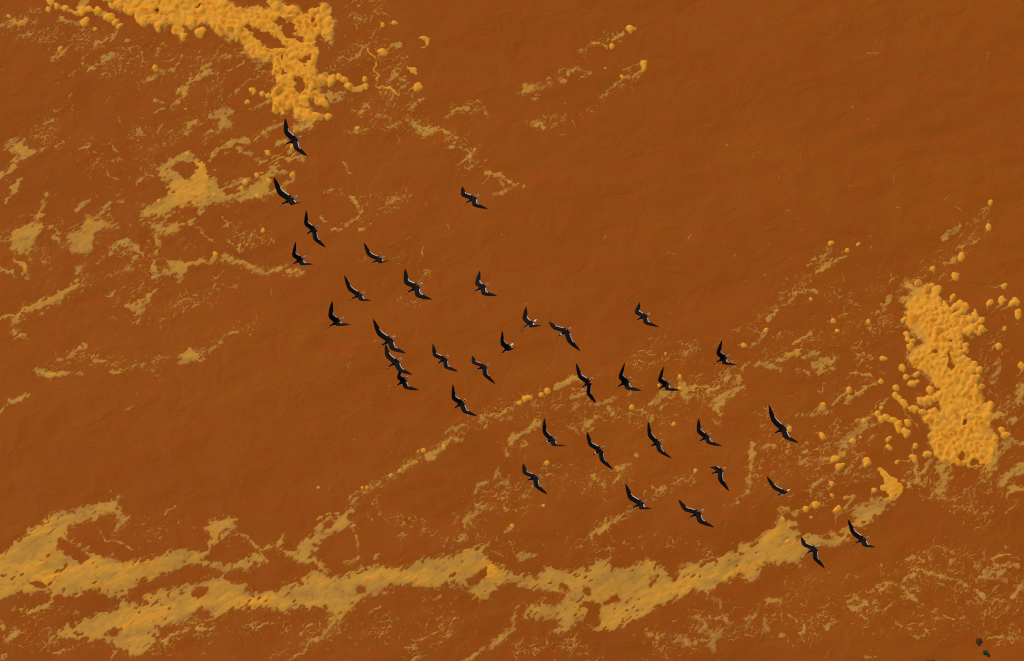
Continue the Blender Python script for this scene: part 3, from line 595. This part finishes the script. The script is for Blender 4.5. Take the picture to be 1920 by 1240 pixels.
def raft(label, outline, holes, extra, films, r0, r1, ang=None, asp=1.1, smooth=None):
    g = thing('foam_raft', label, 'foam')
    THINGS[g]['empty'] = True
    bed = thing('foam_bed', None, None, parent=g)
    for k, s in films: lay(k, K(s), 'film', bed, 0.3)
    pts = P(outline)
    lay('k', np.column_stack([np.vstack([pts, pts[:1]]), np.full(len(pts)+1, 3.2)]), 'lacy', bed, 0.30)
    lay('p', pts, 'thick', bed)
    for h in holes: hollow(P(h))
    w = window(pts[:, 0].min(), pts[:, 1].min(), pts[:, 0].max(), pts[:, 1].max(), 4)
    sd = np.minimum(poly_sdf(pts, w), FF[w]*2)
    xs, ys = PX[w][0], PY[w][:, 0]
    done = []
    for x, y, r in K(extra): done.append((x, y, r))
    base = len(done)
    for _ in range(9000):
        i = random.randrange(len(xs)); j = random.randrange(len(ys))
        x, y, r = xs[i], ys[j], r0+(r1-r0)*random.random()**1.6
        if sd[j, i] < 0.5*r: continue
        if smooth is not None:
            if stroke_sdf(smooth, (slice(w[0].start+j, w[0].start+j+1), slice(w[1].start+i, w[1].start+i+1)), True)[0, 0] > 0 and random.random() < 0.93: continue
        if any((x-a)**2+(y-b)**2 < (0.80*(r+c))**2 for a, b, c in done): continue
        done.append((x, y, r))
        if len(done) > 295: break
    for n_, (x, y, r) in enumerate(done):
        c = thing('foam_clump', None, None, parent=g)
        if n_ < base: lump(x, y, r, c, 0.45)
        else: lump(x, y, r*1.12, c, random.uniform(0.30, 0.54), random.uniform(0.9, asp), None if ang is None else ang+random.gauss(0, 0.4), random.uniform(0.12, 0.46))
    for h in holes: hollow(P(h), True)
    return g

raft('thick lumpy yellow foam raft at upper left, its tail hanging toward the topmost bird', RAFT_U, RAFT_U_H, RAFT_U_B, RAFT_U_F, 5.0, 10.5, R(40), 1.5)
raft('thick lumpy yellow foam raft standing upright near the right edge', RAFT_R, RAFT_R_H, RAFT_R_B, [('k', '1855 868 8 1862 852 8')], 5.0, 9.0, None, 1.3, K('1800 690 12 1822 735 16 1850 800 20 1858 835 18 1848 862 12'))
for label, s, films in CHAINS:
    g = thing('foam_chain', label, 'foam')
    THINGS[g]['empty'] = True
    k = K(s)
    for n_, (x, y, r) in enumerate(k):
        c = thing('foam_clump', None, None, parent=g)
        if n_ == 2:
            for f_ in films: lay('k', K(f_), 'thick', c, 0.36)
        for m_ in (n_-1, n_+1):
            if 0 <= m_ < len(k):
                lay('k', np.array([(x, y, r*0.8), ((x+k[m_, 0])/2, (y+k[m_, 1])/2, r*0.55)]), 'thick', c, 0.45)
        lump(x, y, r, c)
ORD = 'first second third fourth fifth sixth seventh eighth ninth tenth eleventh twelfth thirteenth fourteenth fifteenth'.split()
for where, s in BLOBS:
    k = K(s); k = k[np.argsort(k[:, 0])]
    for n_, (x, y, r) in enumerate(k):
        g = thing('foam_blob', None, 'foam blob', 'loose foam blobs '+where)
        if r > 3 and random.random() < 0.75 and 'middle-left' not in where:
            L = random.uniform(1.6, 4.2)*r; a = R(142)+random.gauss(0, 0.25); b_ = random.gauss(0, 0.35)
            o1 = random.choice((-1, 1))*r*0.5
            pts = [(x-o1*math.sin(a), y+o1*math.cos(a), r*0.42)]
            for q_ in (0.5, 1.0):
                pts.append((pts[0][0]+math.cos(a+b_*q_)*L*q_, pts[0][1]+math.sin(a+b_*q_)*L*q_, max(0.9, r*(0.22-0.12*q_))))
            w = window(min(p[0] for p in pts), min(p[1] for p in pts), max(p[0] for p in pts), max(p[1] for p in pts), 8)
            if w: put(stroke_sdf(np.array([(x, y, r*0.4)]+pts), w)+0.15*nB[w], 0.24, w, g)
        size = 'large' if r >= 7 else 'small' if r >= 4 else 'tiny'
        THINGS[g]['label'] = '%s yellow foam blob, %s from left of those %s' % (size, ORD[n_], where)
        lump(x, y, r, g, random.uniform(0.38, 0.55), random.uniform(0.9, 1.2), R(60)+random.gauss(0, 0.8))

def blur(a, n=1):
    for _ in range(n):
        a = (np.roll(a, 1, 0)+2*a+np.roll(a, -1, 0))/4
        a = (np.roll(a, 1, 1)+2*a+np.roll(a, -1, 1))/4
    return a
LHs = blur(LH, 1)
TH -= 0.08*np.clip(nH-0.5, 0, 1.2)*(LH == 0)
TH = np.maximum(TH, 0.12)
lumpy = np.clip(blur((LH > 0.002).astype(np.float32), 2)*1.6, 0, 1)
veil = np.where(SH, 0.18+0.82*np.clip(FF/3.6, 0, 1)-0.08*np.clip(nH-0.3, 0, 1)-0.14*np.clip(nC-0.2, 0, 1.5)-0.05*nB, 0.42+0.5*np.clip(FF/1.4, 0, 1)+0.10*nM)
CV = np.clip(np.maximum(np.maximum(veil, lumpy), np.clip((TH-0.42)*5, 0, 1)*np.clip(FF/1.5, 0, 1)), 0.05, 1)    # how far the film covers the water
ins = np.clip((FF-0.8)/4, 0, 1)
Z = 0.0036*np.clip(FF, -1.6, 1.0)+ins*(0.0015+0.0006*nA+0.0008*nB+0.006*np.clip(nC*0.25, -0.2, 0.6)+0.03*np.clip(TH-0.35, 0, 0.4))*(1-np.clip(LH*60, 0, 0.8))+LHs*(1+0.06*nB+0.04*nA)
Z = Z.astype(np.float32)
Z += water_z(np.broadcast_to(hx[None, :], Z.shape), np.broadcast_to(hy[:, None], Z.shape)).astype(np.float32)
gyz, gxz = np.gradient(blur(Z, 1), GDY, GDX)
NRM = np.stack([-gxz, -gyz, np.ones_like(Z)], -1)
NRM /= np.linalg.norm(NRM, axis=-1, keepdims=True)
# cells -> things
c4 = np.stack([FF[:-1, :-1], FF[:-1, 1:], FF[1:, 1:], FF[1:, :-1]])
i4 = np.stack([ID[:-1, :-1], ID[:-1, 1:], ID[1:, 1:], ID[1:, :-1]])
cid = np.take_along_axis(i4, c4.argmax(0)[None], 0)[0]
jj, ii_ = np.nonzero((c4.max(0) > 0) & (cid >= 0))
cid = cid[jj, ii_]
o_ = np.argsort(cid, kind='stable')
jj, ii_, cid = jj[o_], ii_[o_], cid[o_]
starts = np.searchsorted(cid, np.arange(len(THINGS)+1))
base = jj*NX+ii_
quads_all = np.stack([base, base+1, base+NX+1, base+NX], -1)
made = {}
for t, d in enumerate(THINGS):
    if d['empty']:
        ob = bpy.data.objects.new(d['name'], None); COL.objects.link(ob)
        ob.empty_display_size = 0.3
        made[t] = tag(ob, d['label'], d['cat'], d['group'], d['kind'])
        ob['_t'] = t
        continue
    qs = quads_all[starts[t]:starts[t+1]]
    if len(qs) < 3: continue
    u, inv = np.unique(qs.ravel(), return_inverse=True)
    j, i = u//NX, u % NX
    co = np.stack([hx[i], hy[j], Z[j, i]], -1)
    org = np.array([co[:, 0].mean(), co[:, 1].mean(), 0.0])
    par = made.get(d['parent'])
    if par is not None and par.location.length == 0: par.location = org
    me = np_mesh(d['name'], co-org, inv.reshape(-1, 4), M_FOAM, {'thick': TH[j, i], 'cover': CV[j, i]}, NRM[j, i])
    ob = link(d['name'], me, par)
    ob.location = org if par is None else Vector(org)-par.location
    made[t] = tag(ob, d['label'], d['cat'], d['group'], d['kind'])
for ob in made.values():
    if '_t' in ob: del ob['_t']

# ------------------------------------------------------------------ birds: black skimmers in flight
# x y z yaw pitch bank size | right wing: arm lift, arm sweep, hand lift, hand sweep | left wing: the same
POSES = [
 [-5.298, 1.903, 5.001, -2.563, -0.066, -0.172, 1.086, 0.322, 0.336, 0.17, -0.623, 0.332, 0.468, 0.026, -0.423],
 [-5.286, -0.862, 6.083, -2.508, -0.062, 0.061, 1.153, 0.468, 0.482, 0.655, -0.372, 0.494, 0.29, 0.705, -0.487],
 [-4.849, 0.415, 3.406, -2.417, -0.014, -0.51, 0.977, 0.306, 0.489, 0.231, -0.723, 0.209, 0.594, 0.171, -0.334],
 [-4.991, -2.827, 6.269, -2.435, 0.015, -0.301, 0.964, 0.753, 0.815, 0.683, -0.843, 0.781, 0.603, 0.673, -0.68],
 [-0.969, 0.291, 4.722, -2.402, 0.011, 0.129, 1.049, 0.185, 0.466, -0.123, -0.757, 0.188, 0.704, -0.139, -0.601],
 [-3.216, -1.108, 4.141, -2.429, 0.073, 0.203, 0.98, 0.325, 0.517, 0.569, -0.402, 0.381, 0.519, 0.547, -0.427],
 [-3.583, -4.104, 6.545, -2.453, 0.127, 0.046, 0.992, 0.361, 0.479, 0.556, -0.326, 0.384, 0.546, 0.516, -0.345],
 [-2.342, -1.523, 3.581, -2.513, -0.175, -0.019, 1.092, 0.121, 0.427, 0.11, -0.69, 0.169, 0.461, -0.022, -0.667],
 [-0.727, -3.076, 5.55, -2.573, -0.186, 0.273, 1.021, -0.14, 0.059, 0.192, -0.902, 0.018, 0.399, -0.129, -0.787],
 [-4.117, -4.16, 5.611, -2.498, -0.076, -0.146, 1.066, 0.953, 0.735, 0.517, -0.888, 0.944, 0.65, 0.48, -0.729],
 [-2.958, -3.114, 3.553, -2.406, -0.002, -0.134, 1.119, 0.28, 0.37, 0.386, -0.396, 0.28, 0.511, 0.244, -0.454],
 [-2.701, -6.058, 6.527, -2.438, -0.061, 0.0, 1.001, 0.071, 0.119, 0.054, -0.639, 0.078, 0.355, 0.083, -0.487],
 [-2.586, -4.808, 4.197, -2.37, -0.001, -0.544, 0.989, 0.816, 0.795, 0.613, -0.841, 0.739, 0.769, 0.524, -0.687],
 [-1.629, -4.524, 4.656, -2.319, 0.052, -0.093, 0.938, 0.065, 0.4, 0.12, -0.767, 0.026, 0.682, 0.138, -0.396],
 [-0.691, -6.009, 6.308, -2.44, 0.212, 0.024, 0.967, -0.098, 0.437, -0.224, -0.729, -0.095, 0.659, -0.272, -0.383],
 [-0.127, -3.23, 3.413, -2.362, -0.075, -0.187, 1.007, 0.986, 0.732, 0.944, -0.846, 1.069, 0.328, 1.16, -0.299],
 [-1.203, -6.864, 6.031, -2.345, 0.022, -0.399, 0.967, 0.474, 0.575, 0.419, -0.678, 0.414, 0.575, 0.361, -0.492],
 [0.408, -3.782, 5.065, -2.516, -0.117, 0.403, 0.977, 0.235, 0.044, 0.344, -0.949, 0.366, 0.459, 0.192, -0.573],
 [1.239, -3.091, 3.873, -2.375, 0.05, -0.027, 1.059, -0.086, 0.456, -0.393, -0.499, -0.106, 0.517, -0.347, -0.308],
 [3.019, -4.772, 6.598, -2.51, 0.017, 0.169, 0.973, 0.005, 0.222, 0.024, -0.997, 0.07, 0.534, -0.089, -0.64],
 [4.97, -3.811, 3.771, -2.56, -0.027, -0.296, 0.993, 0.854, 0.77, 0.543, -0.924, 0.794, 0.719, 0.545, -0.717],
 [1.73, -5.635, 5.214, -2.308, 0.055, -0.657, 0.976, 0.034, 0.45, -0.051, -0.546, -0.067, 0.779, -0.225, -0.336],
 [2.574, -6.149, 5.913, -2.458, -0.057, -0.44, 1.033, 0.863, 0.559, 0.616, -0.965, 0.783, 0.67, 0.501, -0.726],
 [3.6, -4.338, 3.439, -2.421, 0.0, -0.273, 0.99, 0.756, 0.75, 0.491, -1.048, 0.743, 0.798, 0.405, -0.739],
 [0.866, -8.167, 6.388, -2.522, 0.192, -0.043, 0.962, 0.401, 0.36, 0.47, -0.657, 0.376, 0.503, 0.519, -0.601],
 [1.989, -7.077, 4.512, -2.372, 0.132, -0.342, 0.991, 0.112, 0.515, 0.117, -0.516, 0.061, 0.593, 0.027, -0.31],
 [3.332, -6.722, 4.33, -2.426, 0.176, -0.293, 0.994, 0.377, 0.438, 0.299, -0.568, 0.333, 0.634, 0.186, -0.4],
 [4.373, -8.158, 6.475, -2.373, 0.093, -0.153, 0.956, 0.552, 0.527, 0.146, -0.861, 0.484, 0.672, 0.195, -0.572],
 [0.489, -7.106, 3.494, -2.554, 0.157, 0.04, 1.008, -0.058, 0.528, -0.072, -0.578, -0.002, 0.528, -0.179, -0.47],
 [2.874, -9.503, 5.746, -2.53, 0.009, 0.15, 1.019, 0.384, 0.556, 0.544, -0.415, 0.457, 0.566, 0.494, -0.418],
 [4.708, -8.315, 5.406, -2.594, -0.003, 0.262, 0.976, -0.347, -0.099, -0.605, -0.289, -0.263, 0.609, -0.628, -0.341],
 [4.247, -8.26, 3.656, -2.499, 0.044, 0.094, 1.073, 0.003, 0.615, -0.02, -0.309, 0.066, 0.474, -0.109, -0.596],
 [6.109, -8.006, 6.578, -2.507, 0.021, -0.116, 1.084, 0.321, 0.305, 0.413, -0.387, 0.304, 0.482, 0.358, -0.356],
 [6.266, -7.922, 4.019, -2.464, 0.143, 0.407, 0.982, 0.432, 0.505, 0.584, -0.274, 0.46, 0.589, 0.675, 0.151],
 [6.829, -10.136, 4.869, -2.45, 0.086, 0.033, 0.969, -0.105, 0.355, -0.245, -0.615, -0.084, 0.784, -0.321, -0.266],
 [7.832, -10.809, 6.173, -2.552, 0.055, 0.051, 0.985, 0.356, 0.511, 0.521, -0.307, 0.371, 0.487, 0.528, -0.37]]
BIRD_LABELS = [
 'topmost skimmer, wings spread over the hanging tail of the upper foam raft',
 'skimmer with lifted wings, second highest, its raised wingtip over the large tan patch',
 'skimmer, third highest on the left side of the flock, wings spread in a steep S',
 'skimmer with V-lifted wings at the right end of the arched foam streak',
 'lone skimmer in the upper centre just below the split foam patch',
 'skimmer with lifted wings, upper of the pair left of the flat-winged bird',
 'skimmer with lifted wings, lower of the pair left of the flat-winged bird',
 'skimmer with flat wide wings and bold white wing edges, upper middle of flock',
 'skimmer with swept wings, second highest bird right of the flat-winged one, over plain water',
 'leftmost skimmer of the lower flock with a sharp V of wings',
 'large spread skimmer, top of the three overlapping birds',
 'skimmer, middle of the three overlapping birds, crossed by the wingtip above',
 'skimmer with V-lifted wings, lowest of the three overlapping birds',
 'flat-winged dark skimmer right of the three overlapping birds',
 'skimmer with drooped wings and bold white wing edge, second right of the three overlapping birds',
 'skimmer seen from the side with white belly and one wing up, near the middle',
 'skimmer with wide curved wings, lowest of the left flock, above the slanting foam streak',
 'greyish skimmer with V-lifted wings and white tail, near the middle',
 'skimmer with drooped wings and pale neck beside the greyish V-winged one',
 'skimmer alone over plain water right of the middle, hooked upper wing',
 'skimmer with V-lifted wings, the highest at the right of the flock, near a lone blob',
 'skimmer banked steeply with long straight wings, first of the row of three at centre right',
 'skimmer with backswept wings, second of the row of three at centre right',
 'skimmer with V-lifted wings, third of the row of three, in front of foam scraps',
 'skimmer with crescent wings and pale neck beside the slanted foam patch',
 'skimmer with long spread wings and pale neck, wingtip on a foam patch',
 'skimmer with long bold curved wings, second from the right in the middle lower row',
 'skimmer with glossy lifted wings, rightmost in the middle lower row',
 'skimmer with bent wings, leftmost of the lowest rows, right of the three-cornered patch',
 'skimmer with lifted wings and short lower wing at the lower middle',
 'skimmer with one wing folded short toward the viewer, lower right of the flock',
 'skimmer with broad flat wings, lowest bird of the middle group',
 'large skimmer with a blob beside its tail, right side of the flock',
 'skimmer seen from the side with white rump, below the large right-hand bird',
 'skimmer with drooped wings, left of the two lowest birds over the bottom right sheet',
 'skimmer with lifted wings, rightmost of the flock, over the edge of the bottom right sheet']
COLLAR = {18, 24, 25}
PALE = {15, 17, 33}

def bird_mesh(par, collar, pale):
    sc, wings = par[6], ((-1, par[7:11]), (1, par[11:15]))
    V, Fc, Mi = [], [], []
    def ring_loft(rings, mats, cap=True):
        n = len(rings[0]); b = len(V)
        for r_ in rings: V.extend(r_)
        for a in range(len(rings)-1):
            for k in range(n):
                f = (b+a*n+k, b+a*n+(k+1) % n, b+(a+1)*n+(k+1) % n, b+(a+1)*n+k)
                Fc.append(f[::-1]); Mi.append(mats(a, k))
        if cap:
            Fc.append(tuple(b+k for k in range(n))); Mi.append(mats(0, 0))
            Fc.append(tuple(b+(len(rings)-1)*n+k for k in range(n))[::-1]); Mi.append(mats(len(rings)-2, 0))
    # trunk, neck and head
    st = [(.180, .005, .005, .010), (.172, .011, .012, .012), (.160, .017, .018, .017), (.145, .021, .022, .020), (.125, .021, .022, .019), (.105, .019, .020, .015),
          (.085, .022, .023, .010), (.060, .034, .034, .005), (.025, .044, .043, 0), (-.02, .043, .041, 0), (-.065, .033, .031, .002), (-.105, .021, .018, .004), (-.135, .011, .008, .005)]
    n = 14
    rings = [[(x, w*.88*math.cos(2*math.pi*k/n), zc+h*math.sin(2*math.pi*k/n)) for k in range(n)] for x, w, h, zc in st]
    def bm(a, k):
        s = math.sin(2*math.pi*(k+.5)/n); x = (st[a][0]+st[a+1][0])/2
        if x > .167: return 1
        if collar and .088 < x < .118: return 1
        if x > .118: return 0 if s > 0.1 else 1
        if x > .09: return 0 if s > 0.0 else 1
        return 0 if s > (0.55 if pale else -0.1) else 1
    ring_loft(rings, bm)
    # tail: two shallow lobes, dark middle, white sides
    cols = [-1, -.72, 0, .72, 1]
    rows = []
    for x, hw, fork in ((-.115, .013, 0), (-.160, .017, 0), (-.215, .022, .020)):
        top = [(x-(0 if abs(c) > .3 else -fork)+(-.006 if abs(c) == 1 else 0)*(fork > 0), c*hw, .008) for c in cols]
        rows.append(top+[(p[0], p[1], .003) for p in reversed(top)])
    ring_loft(rows, lambda a, k: 0 if k in (1, 2) and not pale else 1)
    # wings
    for s, (el, sw, eh, sh) in wings:
        S = Vector((.03, s*.045, .015))
        A = Vector((math.sin(sw)*math.cos(el), s*math.cos(sw)*math.cos(el), math.sin(el)))
        H = Vector((math.sin(sh)*math.cos(eh), s*math.cos(sh)*math.cos(eh), math.sin(eh)))
        W = S+A*.20; T = W+H*.375
        B = Vector((-1, 0, 0))
        ca = (B-A*B.dot(A)*.45).normalized(); ch = (B-H*B.dot(H)*.96).normalized()
        tw = .35
        def le(t):
            if t < 0: return S+(S-W).normalized()*.0+Vector((0, s*.045*t*8, 0))
            w = .13
            if t < tw-w: return S.lerp(W, t/tw)
            if t > tw+w:
                q_ = (t-tw)/(1-tw)
                return W.lerp(T, q_)+(-ch)*(.016*math.sin(math.pi*min(1, q_*1.02)))
            a = S.lerp(W, (tw-w)/tw); q_ = w/(1-tw); c = W.lerp(T, q_)+(-ch)*(.016*math.sin(math.pi*q_*1.02))
            u = (t-tw+w)/(2*w)
            return a*(1-u)**2+W*2*u*(1-u)+c*u*u
        ct = [(-.1, .138), (0, .138), (.18, .137), (.33, .140), (.45, .130), (.6, .110), (.75, .084), (.88, .053), (.95, .030), (1, .003)]
        ts = [-.1, 0, .06, .12, .18, .24, .30, .35, .40, .46, .52, .58, .64, .70, .76, .82, .88, .93, .97, 1]
        secs = []
        for t in ts:
            chord = float(np.interp(t, [c[0] for c in ct], [c[1] for c in ct]))
            m = min(1, max(0, (t-.22)/.30)); m = m*m*(3-2*m)
            cd = (ca*(1-m)+ch*m).normalized()
            sp = (A*(1-m)+H*m).normalized()
            nn = sp.cross(cd)*s
            nn.normalize()
            p0 = le(t)
            th = max(.0012, .014*chord/.13*(1-.6*max(0, t)))
            fr = [0, .08, .25, .5, .84, 1]
            up = [p0+cd*(chord*f)+nn*(th*(1.0 if 0 < f < .6 else .45 if f < 1 and f > 0 else 0)+.035*chord*math.sin(math.pi*f)) for f in fr]
            lo = [p0+cd*(chord*f)+nn*(-th*.45*(1 if 0 < f < 1 else 0)+.030*chord*math.sin(math.pi*f)) for f in fr[1:-1]]
            secs.append([tuple(v) for v in up]+[tuple(v) for v in reversed(lo)])
        if s < 0: secs = [[q_ for q_ in reversed(x)] for x in secs]
        nu = 6
        def wm(a, k, s=s):
            t = (ts[a]+ts[a+1])/2
            m_ = len(secs[0])
            if s < 0: k = (m_-2-k) % m_
            if k == nu-2: return 1 if (.05 < t < .60) else 0
            if k < nu-2 or k == m_-1: return 0
            return 2
        ring_loft(secs, wm)
    me = bpy.data.meshes.new('black_skimmer')
    me.from_pydata([tuple(c*sc for c in v) for v in V], [], Fc)
    for m in (M_DARK, M_WHITE, M_UNDER): me.materials.append(m)
    me.polygons.foreach_set('material_index', Mi)
    me.polygons.foreach_set('use_smooth', [True]*len(Fc))
    me.update()
    return me

def mandible_mesh(sc, tipx, z0, dz, h0):
    V, Fc, Mi = [], [], []
    for i, x in enumerate((.172, .195, .220, tipx)):
        q_ = i/3; w = .0055*(1-q_)+.0012; h = h0*(1-.85*q_); z = z0+dz*q_*1.15
        V.extend([(x, w, z), (x, 0, z+h*.5), (x, -w, z), (x, 0, z-h*.5)])
    for i in range(3):
        for k in range(4):
            Fc.append((i*4+k, i*4+(k+1) % 4, (i+1)*4+(k+1) % 4, (i+1)*4+k)); Mi.append(0 if i == 0 else 1)
    Fc += [(0, 1, 2, 3), (15, 14, 13, 12)]; Mi += [0, 1]
    me = bpy.data.meshes.new('mandible')
    me.from_pydata([tuple(c*sc for c in v) for v in V], [], Fc)
    me.materials.append(M_RED); me.materials.append(M_BILL)
    me.polygons.foreach_set('material_index', Mi)
    me.update()
    return me

def eye_mesh(sc, s):
    V = [(.148+.0035*a, s*(.0185+.003*b), .021+.0035*c) for a, b, c in ((1, 0, 0), (-1, 0, 0), (0, 1, 0), (0, -1, 0), (0, 0, 1), (0, 0, -1))]
    me = bpy.data.meshes.new('eye')
    me.from_pydata([tuple(c*sc for c in v) for v in V], [], [(0, 2, 4), (2, 1, 4), (1, 3, 4), (3, 0, 4), (2, 0, 5), (1, 2, 5), (3, 1, 5), (0, 3, 5)])
    me.materials.append(M_BILL)
    return me

for n_, p in enumerate(POSES):
    ob = link('black_skimmer', bird_mesh(p, n_ in COLLAR, n_ in PALE))
    yaw, pit, bank = p[3:6]
    ob.matrix_world = Matrix.Translation(p[:3]) @ Matrix.Rotation(yaw, 4, 'Z') @ Matrix.Rotation(-pit, 4, 'Y') @ Matrix.Rotation(bank, 4, 'X')
    tag(ob, BIRD_LABELS[n_], 'bird', 'black skimmers flying over the muddy water')
    link('upper_mandible', mandible_mesh(p[6], .238, .013, -.018, .0075), ob)
    link('lower_mandible', mandible_mesh(p[6], .252, .006, -.026, .0060), ob)      # a skimmer's lower bill is the longer one
    for s in (-1, 1): link('eye', eye_mesh(p[6], s), ob)

# ------------------------------------------------------------------ dark drifting lumps in the lower right corner
def drift(px, py, rx, ry, rz, ang, mat, label, seed):
    c = ground(px, py)
    rr = np.random.default_rng(seed)
    nu, nv = 32, 16
    ph = rr.uniform(0, 6.28, 8)
    V, Fc = [], []
    for j in range(nv+1):
        a = math.pi*j/nv-math.pi/2
        for i in range(nu):
            b = 2*math.pi*i/nu
            k = 1+.22*math.sin(2*b+ph[0])+.20*math.sin(3*b+ph[1]+a)+.16*math.sin(5*b+ph[2]-2*a)+.06*math.sin(8*b+ph[4])
            x, y, z = rx*k*math.cos(a)*math.cos(b), ry*k*math.cos(a)*math.sin(b), rz*(math.sin(a)+.12*math.sin(4*b+ph[3])*math.cos(a))
            V.append((x*math.cos(ang)-y*math.sin(ang), x*math.sin(ang)+y*math.cos(ang), z))
    for j in range(nv):
        for i in range(nu):
            Fc.append((j*nu+i, j*nu+(i+1) % nu, (j+1)*nu+(i+1) % nu, (j+1)*nu+i))
    me = bpy.data.meshes.new('drifting_debris')
    me.from_pydata(V, [], Fc); me.materials.append(mat)
    me.polygons.foreach_set('use_smooth', [True]*len(Fc)); me.update()
    ob = link('drifting_debris', me)
    ob.location = (c[0], c[1], float(water_z(np.array([c[0]]), np.array([c[1]]))[0])+.01)
    tag(ob, label, 'debris', 'dark debris drifting at the lower right')
drift(1835.5, 1202, .065, .09, .04, .4, M_WEED, 'dark olive lump of drifting debris, upper of two at the lower right corner', 3)
drift(1849.5, 1224, .058, .085, .04, .5, M_TEAL, 'dark teal lump of drifting debris, lower of two at the lower right corner', 7)
drift(1746, 1243, .14, .08, .05, .1, M_WEED, 'dark lump of drifting debris cut by the bottom edge at the right', 9)
